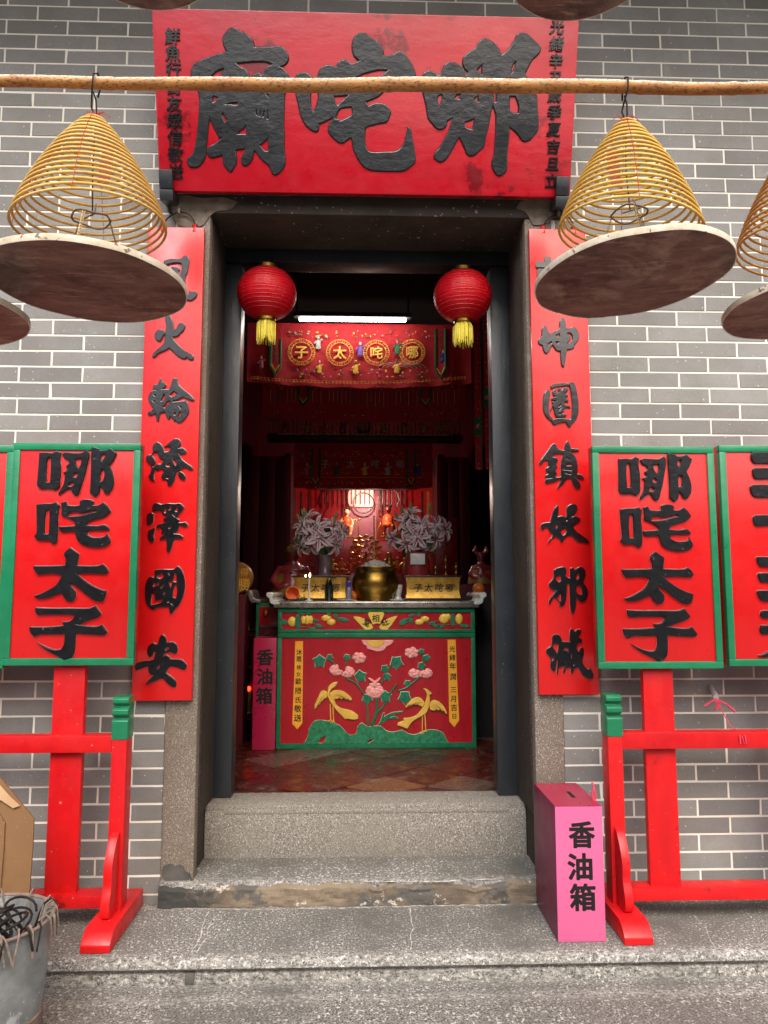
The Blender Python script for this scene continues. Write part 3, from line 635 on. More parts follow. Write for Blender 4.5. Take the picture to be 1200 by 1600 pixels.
def column_text(name, f, parent, chars, x0, y0, x1, y1, size, mat='black', th=.006, bold=.028, n0=0):
    m = MB(); k = len(chars)
    for i, c in enumerate(chars):
        t = i / max(k - 1, 1); u, v = f.px(x0 + (x1 - x0) * t, y0 + (y1 - y0) * t)
        text_shape(m, c, f, u, v, size, th, bold, n0, shear=.08)
    return m.build(name, MT[mat], parent, fix=False, auto=30)
column_text('inscription', PF, PL, '鮮魚行街友眾信敬送', 269, 57, 274, 268, .070, bold=.022)
column_text('inscription', PF, PL, '光緒辛丑歲季夏吉旦立', 870, 42, 862, 283, .066, bold=.022)
for px0 in (251, 867):                                       # black brackets under the lower corners
    u0 = PF.px(px0, 290)[0]; m = MB(); m.fbox(PF, u0, u0 + .062, .002, .086, .0015, .030); m.fbox(PF, u0, u0 + .062, -.05, -.0015, -.11, .030)
    m.build('bracket', MT['blackwood'], PL, bevel=.004)

# couplet boards on the jambs
G_FENG = '180 835 300 805 450 810 490 770 540 750 585 775 600 830 590 900 580 960 560 1050 530 1110 525 1250 530 1340 560 1385 600 1390 590 1320 640 1350 700 1350 735 1370 720 1430 650 1490 580 1495 500 1450 440 1350 430 1200 450 1060 470 980 470 900 460 880 380 870 290 885 230 900 210 1100 150 1300 60 1420 40 1390 110 1200 150 1000'
G_FENG2 = '300 930 380 945 420 950 440 985 420 1020 440 1100 400 1180 380 1260 330 1300 270 1290 260 1180 310 1050'
CL = [((240, 330, 10.667), G_FENG), ((240, 330, 10.667), G_FENG2),
 ((220, 480, 8.42), '370 103 400 130 425 190 435 240 435 315 470 285 500 230 535 205 575 225 588 255 570 310 525 350 500 380 460 395 425 400 445 440 500 500 560 560 620 600 680 630 705 665 690 700 640 695 610 665 590 685 545 680 480 640 420 580 375 545 340 570 290 590 235 615 190 660 155 660 165 620 210 570 270 520 310 470 318 420 326 368 308 372 290 405 260 450 225 450 190 410 188 360 215 315 260 298 295 312 312 326 334 314 340 230 325 175 335 125'),
 ((220, 480, 8.42), '255 945 285 945 290 985 330 1010 340 1035 320 1060 290 1082 340 1085 375 1085 395 1040 415 985 425 945 450 937 485 940 495 1000 530 1050 580 1095 640 1140 700 1200 710 1225 690 1240 640 1220 600 1205 555 1190 500 1220 440 1235 430 1250 500 1245 560 1235 610 1245 635 1310 640 1370 620 1430 570 1490 520 1525 480 1515 462 1490 445 1510 430 1480 390 1440 385 1475 360 1475 340 1440 325 1385 290 1390 260 1400 250 1450 240 1500 215 1500 205 1450 200 1405 160 1415 120 1430 95 1415 105 1380 150 1360 175 1340 140 1300 120 1260 103 1220 110 1160 145 1110 195 1095 165 1080 170 1040 195 1020 235 1010|385 1160 440 1110 485 1145 460 1165 410 1185|310 1150 325 1190 300 1235 275 1240 290 1200|385 1235 390 1250 350 1300 320 1330 285 1310 330 1290 350 1250|175 1160 200 1155 190 1175|165 1240 190 1240 185 1258|520 1380 540 1395 520 1440 500 1460 505 1420|510 1310 540 1310 530 1335|440 1395 465 1390 460 1425 445 1425'),
 ((215, 670, 8), '470 125 520 130 545 170 540 210 520 245 570 240 615 280 610 305 575 318 525 320 560 380 620 430 680 470 700 510 660 515 610 490 580 490 545 520 500 535 475 600 460 650 430 710 380 712 375 660 365 635 320 635 300 610 310 570 330 545 310 500 270 520 230 515 215 540 210 590 220 650 195 660 150 620 140 590 165 550 175 470 130 430 108 390 115 345 150 325 180 320 195 285 190 240 210 190 255 165 300 195 325 240 345 290 400 280 420 245 380 225 335 235 380 190 430 150|190 330 210 300 250 300 280 370 330 390 300 440 260 440 225 465 200 475 230 430 225 390 200 350|360 450 405 435 405 475 370 470|445 380 475 400 495 440 480 460 455 420|375 600 390 595 390 625 365 620'),
 ((215, 670, 8), '535 530 580 560 605 605 590 645 550 635 512 595 517 550'),
 ((215, 670, 8), '225 930 265 930 310 945 380 930 470 935 540 930 590 985 560 1030 515 1080 490 1110 530 1140 520 1170 560 1170 600 1160 635 1200 620 1230 580 1225 530 1200 520 1240 500 1280 470 1310 540 1320 580 1355 560 1375 500 1375 460 1380 440 1450 410 1530 390 1560 370 1530 370 1450 365 1380 330 1385 280 1385 290 1360 330 1330 370 1300 330 1310 300 1310 310 1270 290 1230 260 1255 240 1235 255 1205 310 1185 370 1170 325 1150 330 1125 370 1105 390 1090 340 1085 310 1050 290 1025 230 1030 195 1035 185 1000 195 955|345 985 365 990 360 1050 340 1045|405 980 435 975 425 1010 400 1015|485 980 510 985 500 1035 475 1030|450 1080 485 1075 470 1100|395 1235 440 1210 430 1235 400 1245'),
 ((215, 670, 8), '130 1070 180 1050 205 1060 205 1120 195 1180 160 1205 130 1195 120 1130'), ((215, 670, 8), '140 1275 190 1250 220 1220 215 1290 205 1330 215 1385 195 1425 150 1400 135 1350'),
 ((205, 870, 7.27), '275 150 350 140 440 140 495 135 530 100 570 130 600 200 615 290 610 380 590 460 560 530 510 590 460 655 440 630 435 570 360 570 300 580 265 600 235 590 190 550 165 480 160 390 170 300 200 240 240 220 262 238 276 215 268 188|300 220 350 190 372 195 370 235 340 245 300 232|265 300 290 305 325 290 320 320 262 338 256 318|345 345 375 318 378 335 350 355|375 410 395 395 398 410 380 425|495 185 515 190 520 285 480 275 470 300 455 345 435 285 480 265|520 310 525 400 510 470 480 455 480 390 500 330|240 420 290 425 270 450 280 500 375 485 330 525 240 545 228 510|415 505 440 495 440 512 415 515|460 530 495 525 480 552|425 180 455 175 440 205'),
 ((205, 870, 7.27), '365 880 390 900 405 945 410 970 460 962 510 980 530 1030 530 1080 505 1100 450 1080 400 1090 375 1105 360 1140 400 1112 440 1130 455 1155 520 1160 590 1170 635 1230 620 1280 580 1278 540 1255 480 1245 440 1250 400 1310 440 1340 500 1390 522 1440 505 1482 460 1470 400 1420 370 1385 330 1385 280 1410 230 1430 180 1460 172 1440 210 1390 265 1340 220 1330 200 1300 200 1250 225 1235 150 1255 100 1275 60 1290 47 1250 65 1210 130 1185 220 1175 260 1160 270 1130 285 1080 260 1080 250 1120 220 1145 190 1110 185 1060 210 1000 260 970 290 990 310 980 320 940 335 900|425 1018 435 1040 400 1060 390 1045|300 1250 330 1230 330 1255 310 1270')]
CR = [((825, 490, 8.42), '435 62 460 65 485 110 497 195 545 200 590 180 640 215 670 290 655 360 625 400 600 430 605 455 560 475 510 480 495 560 485 640 470 710 440 690 425 600 420 500 370 490 340 450 320 420 290 460 275 500 245 535 210 510 190 460 185 425 140 405 128 365 150 325 175 310 175 240 185 190 210 160 240 185 260 240 290 275 330 245 390 220 410 190 412 120|360 295 405 270 410 310 375 315|510 265 545 260 575 290 575 360 540 400 510 395 545 360 555 310 530 285|250 410 300 375 305 395 270 430|360 375 400 380 385 410 370 400'),
 ((825, 490, 8.42), '290 955 360 925 450 915 530 920 560 903 600 915 630 990 650 1100 662 1200 655 1330 620 1410 580 1450 545 1505 510 1470 495 1430 420 1440 350 1470 320 1455 300 1420 240 1370 200 1290 190 1180 200 1080 230 1020 270 1000 285 1020 280 1120 270 1220 275 1330 330 1395 400 1380 480 1385 550 1395 570 1330 575 1200 565 1080 550 1000 540 955 450 960 350 975 300 1000'),
 ((825, 490, 8.42), '345 1000 370 1010 375 1050 400 1040 390 1000 415 985 440 1010 470 980 510 985 525 1010 500 1040 480 1060 520 1075 525 1090 480 1110 530 1140 525 1170 480 1160 470 1200 520 1210 555 1225 550 1250 510 1240 480 1250 460 1300 440 1320 500 1325 505 1350 460 1370 380 1370 350 1340 335 1270 320 1230 300 1280 285 1300 290 1270 320 1200 310 1170 370 1150 300 1140 310 1110 360 1100 330 1080 320 1030|395 1225 430 1195 425 1215 400 1235|390 1260 425 1250 410 1275|390 1325 440 1310 410 1335'),
 ((830, 680, 8.42), '295 112 320 125 340 165 380 195 425 200 435 140 455 90 475 75 500 110 520 175 575 178 620 185 625 215 570 220 515 228 560 260 590 310 605 380 608 450 600 510 640 515 680 545 693 580 660 580 600 560 580 560 610 590 640 640 645 690 610 708 570 690 540 640 520 580 480 570 450 590 430 630 380 670 350 715 340 700 360 650 385 600 370 580 310 610 240 630 190 640 178 610 190 575 240 570 180 555 185 525 220 510 190 470 190 435 230 410 215 385 215 345 190 325 150 360 125 405 100 375 120 330 170 260 220 190 260 130|280 290 310 250 350 250 400 245 415 260 395 320 385 400 385 480 385 545 340 555 310 545 335 500 315 460 340 420 325 380 350 330 330 300|450 295 470 290 485 325 460 315|455 385 520 380 525 400 460 405|450 460 525 450 520 468|470 510 520 505 515 520'),
 ((830, 680, 8.42), '335 920 355 935 355 1000 350 1070 385 1060 430 1070 450 1080 460 1040 460 960 490 920 530 905 590 920 605 970 580 1020 540 1070 580 1065 640 1095 640 1130 600 1160 550 1190 560 1230 610 1280 680 1330 740 1375 760 1420 740 1430 680 1410 610 1400 560 1360 520 1320 490 1320 440 1350 410 1400 385 1415 375 1380 340 1345 300 1340 260 1370 240 1410 220 1425 225 1390 270 1330 280 1305 240 1270 215 1215 180 1220 150 1250 120 1220 130 1170 170 1150 240 1145 260 1080 290 980|305 1200 325 1172 345 1190 325 1225|400 1240 440 1222 462 1260 430 1310 400 1310 385 1270|445 1110 465 1095 468 1120 450 1130'),
 ((835, 870, 8), '245 160 300 130 370 125 395 160 395 210 380 230 410 260 440 260 440 180 440 140 465 130 500 160 540 130 590 128 630 170 630 240 605 310 640 370 665 440 650 510 610 560 565 560 530 530 515 510 515 600 490 700 470 720 450 680 440 560 435 440 430 335 405 340 400 430 390 530 370 600 330 620 305 610 310 580 270 520 240 510 215 540 200 590 175 590 185 530 230 470 265 420 220 410 180 375 180 330 230 270 240 230 235 190|265 250 320 232 325 290 300 315 265 290|515 230 548 205 550 250 530 285 515 265|525 360 560 370 590 430 585 470 545 465 520 430|325 450 330 560 300 540 280 510'),
 ((835, 870, 8), '440 920 460 890 500 930 530 905 575 910 582 945 560 975 545 1000 590 1030 590 1075 540 1090 520 1140 545 1180 575 1125 610 1150 612 1220 595 1310 625 1370 655 1405 695 1380 715 1430 735 1470 720 1520 670 1520 610 1490 570 1430 540 1380 500 1400 475 1450 455 1460 450 1430 460 1395 420 1380 385 1410 380 1455 355 1450 360 1410 380 1365 330 1370 300 1400 290 1470 275 1470 280 1400 292 1290 275 1310 265 1380 255 1435 225 1425 195 1380 200 1300 190 1250 145 1200 150 1150 190 1120 215 1085 220 1000 240 970 290 970 330 1010 340 1055 400 1060 435 1060|222 1118 250 1088 300 1095 290 1170 272 1195 250 1160|360 1160 390 1135 425 1150 415 1180 390 1165|370 1230 385 1235 380 1255|450 1215 465 1220 460 1290 452 1240|470 1340 500 1320 495 1345 480 1355|208 1258 238 1252 242 1270 215 1295')]
CF = Frame((0, -.050, 0))
def couplet(x0, x1, ztop, zbot, label, items):
    c = (x0 + x1) / 2
    o = thing('couplet_board', (c, -.03, zbot), label, 'couplet board', 'pair of couplet boards beside the doorway')
    m = MB(); m.fbox(CF, x0, x1, zbot, ztop, -.034, 0); m.build('board', MT['red'], o, bevel=.005)
    board_chars(CF, o, items, th=.009, bev=.0028)
    pts = []
    for k in range(15):
        a = math.pi * k / 14; pts.append((c + .01 + math.cos(a) * .075, -.035, ztop + .006 + math.sin(a) * .075 * (1 + .15 * math.cos(a))))
    m = MB(); m.tube(pts, .0035, 8)
    for e in (pts[0], pts[-1]):
        m.tube([(e[0] + .013 * math.cos(t * math.pi / 6), e[1], e[2] + .004 + .013 * math.sin(t * math.pi / 6)) for t in range(12)], .003, 6, closed=True)
    m.build('hanging_wire', MT['wire'], o)
    for e in (pts[0], pts[-1]):
        m = MB(); m.tube([(e[0], -.045, ztop - .02), (e[0], -.040, ztop + .008), (e[0], -.035, ztop + .016)], .009, 8); m.build('hanger_lug', MT['red'], o)
    m = MB(); m.tube([(c + .01, -.012, ztop + .098), (c + .01, -.05, ztop + .088), (c + .01, -.048, ztop + .070)], .006, 8); m.build('nail', MT['rustwire'], o)
    return o
couplet(-1.006, -.743, 3.055, .870, 'red couplet board left of the doorway with its last black character meaning peace', CL)
cr = couplet(.800, 1.072, 3.075, .888, 'red couplet board right of the doorway behind the pink donation box', CR)
m = MB(); text_shape(m, '乾', CF, *CF.px(873, 438), .23, .009, .03); m.build('character', MT['black'], cr, fix=False)

# ------------------------------------------------------------------ processional signs and their racks
FB = -.240
SF = Frame((0, FB, 0))
S_NA = [((0, 680, 5.4545), a) for a in (
 '335 150 400 145 450 150 485 128 522 150 512 200 518 290 512 380 505 440 470 470 430 455 380 455 340 455 315 425 318 380 325 290 330 220|405 200 420 185 432 200 432 310 425 400 395 400 395 300',
 '530 160 560 145 640 150 700 148 740 125 760 150 755 210 735 290 715 370 690 440 670 500 640 515 615 490 600 455 570 460 530 490 495 510 505 480 540 420 555 340 535 320 575 300 560 265 590 240 580 210 545 195|640 205 690 195 690 240 670 280 650 250|625 330 650 315 665 340 650 360 628 355|590 410 620 395 632 420 610 435 585 430',
 '780 105 800 100 850 115 855 125 900 125 945 110 995 155 970 210 935 260 960 320 970 390 960 450 920 500 890 495 870 450 850 435 845 490 810 525 765 490 770 420 775 300 775 180|865 165 895 158 890 190 870 220 860 200|868 290 890 300 888 350 875 390 855 395 855 340')]
S_TA = [((0, 680, 5.4545), a) for a in (
 '310 590 380 580 440 580 480 568 510 600 495 660 495 760 490 860 480 910 450 928 420 900 360 895 320 895 290 860 310 830 312 760|395 635 422 632 420 740 415 840 380 840 380 740',
 '520 575 560 560 580 595 640 600 680 595 680 560 720 545 770 548 800 565 790 595 840 595 880 570 920 605 945 650 905 685 860 705 800 720 750 740 740 765 830 770 890 760 925 785 930 805 880 808 790 810 745 815 745 845 790 868 860 868 895 860 910 835 940 890 930 925 880 950 800 955 720 940 670 910 645 860 640 820 580 820 530 828 503 800 503 778 570 775 640 770 640 740 590 710 555 695 520 680 525 630|590 660 640 650 700 660 780 645 820 635 830 650 760 665 680 685 585 690')]
S_TAI = [((0, 850, 5.4545), '600 28 675 85 665 130 655 180 760 185 840 182 875 168 910 200 925 235 900 255 800 250 655 250 690 285 750 330 820 370 905 400 900 440 880 485 845 490 800 478 730 430 660 370 600 330 605 360 640 400 645 450 620 485 580 488 545 460 525 415 470 435 400 460 320 465 285 440 340 425 420 385 480 345 530 265 440 250 320 262 285 210 285 185 420 185 555 180 560 130 545 90 560 60')]
S_ZI = [((0, 850, 5.4545), '300 540 420 545 600 545 760 545 815 525 865 595 840 620 760 650 660 685 760 700 830 700 870 685 915 750 890 775 800 772 720 768 645 760 640 850 630 930 600 970 545 990 500 960 420 920 360 880 315 838 400 880 470 900 520 895 545 850 550 765 440 770 340 768 290 792 255 750 250 705 400 705 540 695 530 660 600 655 640 605 560 600 420 600 320 605 300 580')]
def sign(xc, ztop, zbot, label, du, dv, chars=True, items=None):
    W = .270
    o = thing('procession_sign', (xc, FB + .03, .095), label, 'sign', 'processional signs standing in the racks')
    m = MB(); m.fbox(SF, xc - W + .004, xc + W - .004, zbot + .004, ztop - .004, -.036, -.008); m.build('board', MT['red'], o, bevel=.003)
    fr = MB(); b = .030
    fr.fbox(SF, xc - W, xc + W, ztop - b, ztop, -.030, 0); fr.fbox(SF, xc - W, xc + W, zbot, zbot + b, -.030, 0)
    fr.fbox(SF, xc - W, xc - W + b, zbot + b, ztop - b, -.030, 0); fr.fbox(SF, xc + W - b, xc + W, zbot + b, ztop - b, -.030, 0)
    fr.build('sign_frame', MT['green'], o, bevel=.004)
    sd = MB(); sd.fbox(SF, xc - W + .001, xc + W - .001, zbot + .001, ztop - .001, -.062, -.031); sd.build('back_board', MT['red'], o, bevel=.003)
    p = MB(); p.box(xc - .068, xc + .062, FB + .034, FB + .070, .098, zbot + .003); p.build('pole', MT['redmatte'], o, bevel=.004)
    if items is None: items = [S_NA, S_TA, S_TAI, S_ZI]
    for it in items if chars else []:
        m = MB()
        for tr, d in it: m.mi = 0; gl = glyph(SF, tr, d, du, dv); cut_shape(m, gl, SF, .011, -.008, .003, 3, 50); m.mi = 1; edge_line(m, gl, SF, .0016, -.008, 2, 50)
        m.build('character', [MT['blacksign'], MT['paleedge']], o, fix=False)
    return o
XL, XR = -1.216, 1.281
sign(XL, 1.981, 1.042, 'red green-framed sign of four black characters standing between bucket and doorway', 0, 0)
# the same lettering on the sign right of the door
sign(XR, 1.983, 1.021, 'red green-framed sign of four black characters standing right of the pink donation box', XR - XL + .004, -.012)
S3 = [[((1120, 680, 4.2125), '225 130 235 110 440 112 660 108 680 150 640 185 250 185 228 160')], [((1120, 680, 4.2125), '235 225 250 215 440 216 640 214 660 245 630 285 255 288 238 262')], [((1120, 680, 4.2125), '218 340 235 325 440 326 670 322 690 365 650 405 260 408 228 380')],
      [((1120, 680, 4.2125), '238 540 255 525 410 526 420 470 480 470 490 526 660 522 680 560 650 592 490 592 486 760 415 760 412 592 260 597 242 575')],
      [((1120, 680, 4.2125), '262 810 270 798 440 800 640 796 650 830 620 862 290 865 270 840')], [((1120, 680, 4.2125), '270 915 280 905 440 906 630 904 640 930 620 962 300 967 275 940')], [((1120, 680, 4.2125), '265 1030 275 1020 440 1022 660 1018 680 1055 640 1090 310 1092 278 1065')],
      [((1120, 680, 4.2125), '290 1165 305 1152 440 1154 620 1150 640 1180 610 1202 490 1203 485 1250 660 1247 680 1280 640 1306 500 1308 560 1390 660 1440 640 1490 560 1470 480 1400 440 1360 400 1430 320 1462 275 1450 360 1410 410 1308 300 1310 283 1285 290 1250 420 1251 425 1203 310 1203 288 1185')]]
XR2 = at(1130, 870, FB).x + .275
sign(XR2, 1.99, 1.03, 'red sign with stacked black bars, rightmost and cut by the picture edge', 0, 0, True, S3)
XL2 = at(13, 870, FB).x - .27
sign(XL2, 1.97, 1.03, 'red sign beyond the left picture edge, only its green right border showing', 0, 0, False)

def rack(xa, xb, label):
    xc = (xa + xb) / 2
    o = thing('sign_rack', (xc, -.2, 0), label, 'rack', 'red racks holding the processional signs')
    ztop = at(190, 1087, -.2).z; zg = at(190, 1155, -.23).z; z1, z0 = at(130, 1150, -.245).z, at(130, 1177, -.245).z
    b1, b0 = at(130, 1401, -.245).z, at(130, 1421, -.245).z
    for k, x in enumerate((xa, xb)):
        m = MB(); m.box(x - .031, x + .031, -.245, -.165, .055, zg); up = m.build('upright', MT['redmatte'], o, bevel=.004)
        prof = [(-.165, zg + .001), (-.247, zg + .001), (-.247, zg + .085), (-.240, zg + .093), (-.226, zg + .093), (-.226, zg + .104), (-.240, zg + .108), (-.248, zg + .118),
                (-.248, zg + .136), (-.238, zg + .146), (-.226, zg + .147), (-.226, zg + .156), (-.236, zg + .160), (-.246, zg + .170), (-.246, zg + .186), (-.236, zg + .197), (-.165, zg + .197)]
        prof = [(p, zg + (q - zg) * (ztop - zg) / .197) for p, q in prof]
        m = MB(); m.prism(prof, lambda p, q, t: Vector((x + t, p, q)), -.033, .033); m.build('finial', MT['green'], up, bevel=.002, auto=50)
        m = MB(); m.prism([(-.445, .001), (-.445, .028), (-.415, .060), (-.385, .074), (-.02, .074), (-.02, .001)], lambda p, q, t: Vector((x + t, p, q)), -.056, .056)
        m.build('foot', MT['redmatte'], o, bevel=.005)
        pr = [(-.246, .075), (-.330, .075), (-.352, .10), (-.350, .135), (-.338, .17), (-.328, .20), (-.332, .235), (-.328, .27), (-.312, .31), (-.290, .345), (-.268, .37), (-.246, .378)]
        m = MB(); m.prism(smooth_poly(pr, 2, 80) and [(v.x, v.y) for v in smooth_poly(pr, 2, 80)], lambda p, q, t: Vector((x + t, p, q)), -.017, .017); m.build('brace', MT['redmatte'], o, bevel=.003)
    m = MB(); m.box(xa + .0315, xb - .0315, -.240, -.175, z0, z1); m.build('rail', MT['redmatte'], o, bevel=.004)
    m = MB(); m.box(xa + .0315, xb - .0315, -.240, -.150, b0, b1); m.build('rail', MT['redmatte'], o, bevel=.004)
    return o
XUL, XUR = at(181, 1300, -.245).x, at(966, 1300, -.245).x
rack(-2.95, XUL, 'red timber rack with green-topped upright left of the stone doorway')
rack(XUR, 3.0, 'red timber rack with a string tied on its rail, right of the pink box')
# ================================================================== hanging over the pavement
YP = -1.35
pm_ = MB(); pts = []; rs = []
pA, pB = at(0, 129, YP), at(1200, 137, YP)
sl_ = (pB - pA) / (pB.x - pA.x)
nodes_x = [at(x, 130, YP).x for x in (-260, 175, 610, 815, 1000, 1147, 1420)]
for i in range(261):
    x = -2.6 + 5.2 * i / 260; p = pA + sl_ * (x - pA.x)
    near = min(abs(x - nx) for nx in nodes_x)
    p.z += .0035 * math.sin(x * 4.1) + .002 * math.sin(x * 11); p.y += .003 * math.sin(x * 3)
    pts.append(p); rs.append(.0185 + .0018 * math.sin(x * 2.3 + 1) + (.0024 * math.exp(-(near / .006) ** 2)) - (.0012 * math.exp(-((near - .014) / .006) ** 2)))
pm_.tube(pts, rs, 20)
bp = tag(pm_.build('bamboo_pole', MT['bamboo'], auto=60), 'long weathered bamboo pole hanging across the plaque, carrying the incense coils', 'pole')
for x in (-2.35, 2.35):
    m = MB(); zz = (pA + sl_ * (x - pA.x)).z; m.tube([(x, YP, zz - .03), (x, YP - .02, zz + .6), (x, -.9, 4.83)], .006, 6); m.build('hanger_wire', MT['wire'], bp)

def coil_shape(c, top, rb, turns, flat, rt=.0038, tilt=(0, 0), seed=1, squash=1.0):
    """spiral of incense widening from the hook down; tilt = slope of the rings along x and y"""
    n = turns * 44; P = []
    H = top - c.z
    for i in range(n + 1):
        t = i / n; a = 2 * math.pi * turns * t + seed; wv = .0022 * noise.noise(Vector((a * .35, seed, 0)))
        r = .016 + (rb - .016) * (math.sin(min(t, 1) * math.pi / 2) ** .80 * .50 + t * .50)
        x, y = r * math.cos(a), r * math.sin(a)
        z = c.z + wv + H * (1 - t) + (tilt[0] * x + tilt[1] * y) * t ** .7
        P.append(Vector((c.x + x, c.y + y, z)))
    return P
def incense_coil(px, pytop, pc, rb, turns, tilt, label, mat, seed=1, card_side=1, hookpx=None, full=True):
    c = at(*pc, YP); top = at(pc[0] if hookpx is None else px, pytop, YP).z
    zp = (pA + sl_ * (c.x - pA.x)).z
    o = thing('incense_coil', (c.x, c.y, top), label, 'incense coil', 'incense coils hanging from the bamboo pole')
    P = coil_shape(c, top, rb, turns, 0, tilt=tilt, seed=seed)
    m = MB(); m.tube(P, [.0020 + .0021 * min(1, i / 40) + .0004 * noise.noise(P[i] * 40) for i in range(len(P))], 8); m.build('coil', MT[mat], o)
    n = turns * 44
    for q in range(4):                                    # red threads that tie the turns together
        th_ = MB(); off = (q * 11 + 5)
        th_.tube([P[i] + (P[i] - Vector((c.x, c.y, P[i].z))).normalized() * .0045 for i in range(off, n + 1, 44)], .0010, 4); th_.build('thread', MT['thread'], o)
    hk = MB(); apex = P[0] * .0 + Vector((c.x, c.y, top))
    hk.tube([(c.x, c.y + .020, zp - .03), (c.x + .004, c.y + .027, zp + .01), (c.x + .004, c.y, zp + .031), (c.x + .002, c.y - .029, zp + .008), (c.x, c.y - .028, zp - .03), (c.x - .006, c.y - .012, (zp + top) / 2), (c.x - .010, c.y, top + .03), (c.x, c.y, top + .004)], .0028, 6)
    hk.tube([(c.x - .004, c.y - .01, (zp + top) / 2 + .02), (c.x + .004, c.y - .006, top + .05), (c.x + .006, c.y, top + .01)], .0026, 6)
    hk.build('hook', MT['wire'], o)
    kn = MB(); rr = random.Random(seed)
    for k in range(7):
        a = rr.uniform(0, 6.28); L = rr.uniform(.02, .055)
        kn.tube([apex, apex + Vector((math.cos(a) * L * .6, -.008, .012)), apex + Vector((math.cos(a) * L, -.010, -.006 + rr.uniform(-.01, .012)))], .0013, 4)
    kn.ball(apex + Vector((0, 0, .003)), .008, 8); kn.build('knot', MT['thread'], o)
    cm = MB(); zc = c.z + (top - c.z) * .60; h = (top - c.z) * .20
    cm.prism([(-.018, -h), (.016, -h * .8), (.018, h * .9), (-.016, h)], lambda p, q, t: Vector((c.x + card_side * (.035 + p), c.y + .01 + t + q * .2, zc + q)), 0, .0012)
    cm.build('red_card', MT['card'], o)
    return o, c, top
def ash_tray(cx_, cy_, Yt, Rr, tilt, label, hang, inner=True, seed=0):
    c = at(cx_, cy_, Yt)
    o = thing('ash_tray', c, label, 'ash tray', 'round ash trays hanging under the incense coils')
    rot = Matrix.Rotation(tilt[0], 4, 'Y') @ Matrix.Rotation(tilt[1], 4, 'X')
    def rg(r, z, a): 
        e = 1 + .012 * noise.noise(Vector((math.cos(a) * 2 + seed, math.sin(a) * 2, 0)))
        zz = z + .004 * noise.noise(Vector((math.cos(a) * r * 7, math.sin(a) * r * 7, seed)))
        return c + (rot @ Vector((r * e * math.cos(a), r * e * math.sin(a), zz)).to_4d()).to_3d()
    def ring(prof, name, mat, fill):
        m = MB(); n = 72; vs = [rg(r, z, 2 * math.pi * k / n) for r, z in prof for k in range(n)]
        fs = []
        for i in range(len(prof) - 1):
            for k in range(n): k2 = (k + 1) % n; fs.append((i * n + k, i * n + k2, (i + 1) * n + k2, (i + 1) * n + k))
        if fill: fs.append(tuple(range(n))[::-1]); fs.append(tuple((len(prof) - 1) * n + k for k in range(n)))
        m.add(vs, fs); return m.build(name, MT[mat], o, auto=45)
    ring([(.02, -.004), (Rr * .5, -.003), (Rr * .9, -.001), (Rr * .987, .0), (Rr * .987, .010), (.02, .010)], 'tray_board', 'tray', True)
    ring([(Rr * .988, -.0005), (Rr * .997, -.0015), (Rr, .003), (Rr, .013), (Rr * .997, .017), (Rr * .97, .017), (Rr * .968, .0105)], 'rim', 'rim', False)
    if inner:                                             # ring and three chains inside the coil, wire up to the pole
        z1 = c.z + .20; rc = .052
        rm = MB(); rm.tube([(c.x + rc * math.cos(a * .3), YP + rc * math.sin(a * .3), z1 + .004 * math.sin(a)) for a in range(21)], .0028, 6, closed=True)
        rm.tube([(c.x - .02, YP, z1 + .002), (c.x + .02, YP - .03, z1 + .002), (c.x + .012, YP, z1 + .045)], .0026, 6)
        rm.build('wire_ring', MT['rustwire'], o)
        for k in range(3):
            a = .5 + k * 2.094; A = Vector((c.x + rc * math.cos(a), YP + rc * math.sin(a), z1)); Bp = rg(Rr * .42, .012, a)
            cm = MB(); nl = 18
            for i in range(nl):
                p = A.lerp(Bp, (i + .5) / nl); d = (Bp - A).normalized(); L = (Bp - A).length / nl * .72
                sd = d.cross(Vector((0, 0, 1)) if i % 2 else Vector((math.cos(a), math.sin(a), .3))).normalized() * .0034
                cm.tube([p - d * L + sd * .4, p - d * L * .6 + sd, p + d * L * .6 + sd, p + d * L + sd * .4, p + d * L - sd * .4, p + d * L * .6 - sd, p - d * L * .6 - sd, p - d * L - sd * .4], .0012, 4, closed=True)
            cm.build('chain', MT['chain'], o)
        wm = MB(); wm.tube([(c.x + .003, YP, z1 + .01), (c.x - .004, YP + .004, (z1 + hang) / 2), (c.x, YP, hang)], .0022, 6); wm.build('wire', MT['wire'], o)
    else:
        for k in range(3):
            a = .5 + k * 2.094; wm = MB(); wm.tube([rg(Rr * .5, .012, a), (c.x, Yt, hang)], .002, 5); wm.build('wire', MT['wire'], o)
    return o
ZP = lambda x: (pA + sl_ * (at(x, 130, YP).x - pA.x)).z - .026
_, c1, t1 = incense_coil(150, 183, (140, 358), .211, 18, (.10, .02), 'yellow incense coil with a bright golden lower ring, hanging left of the plaque', 'coil', 1, 1)
_, c2, t2 = incense_coil(968, 190, (984, 370), .206, 18, (-.13, .02), 'yellow incense coil tilting down to the left, hanging right of the plaque', 'coil2', 2.2, -1)
_, c3, t3 = incense_coil(1275, 205, (1272, 395), .212, 18, (-.12, .0), 'tan incense coil cut off by the right picture edge', 'coil3', .3, -1)
ash_tray(138, 447, YP, .273, (R(1), R(-1)), 'round brown ash tray with a cream rim under the left incense coil', t1, seed=1)
ash_tray(987, 436, YP, .279, (R(-3.5), R(-2)), 'round dark ash tray with a cracked underside covering the top of the right couplet board', t2, seed=2)
ash_tray(1287, 478, YP, .275, (R(-3), R(-1)), 'round ash tray half outside the picture at the right edge', t3, seed=3)
ash_tray(-128, 488, YP, .285, (R(1), 0), 'round ash tray outside the left picture edge with only its right end showing', ZP(-128), seed=4)
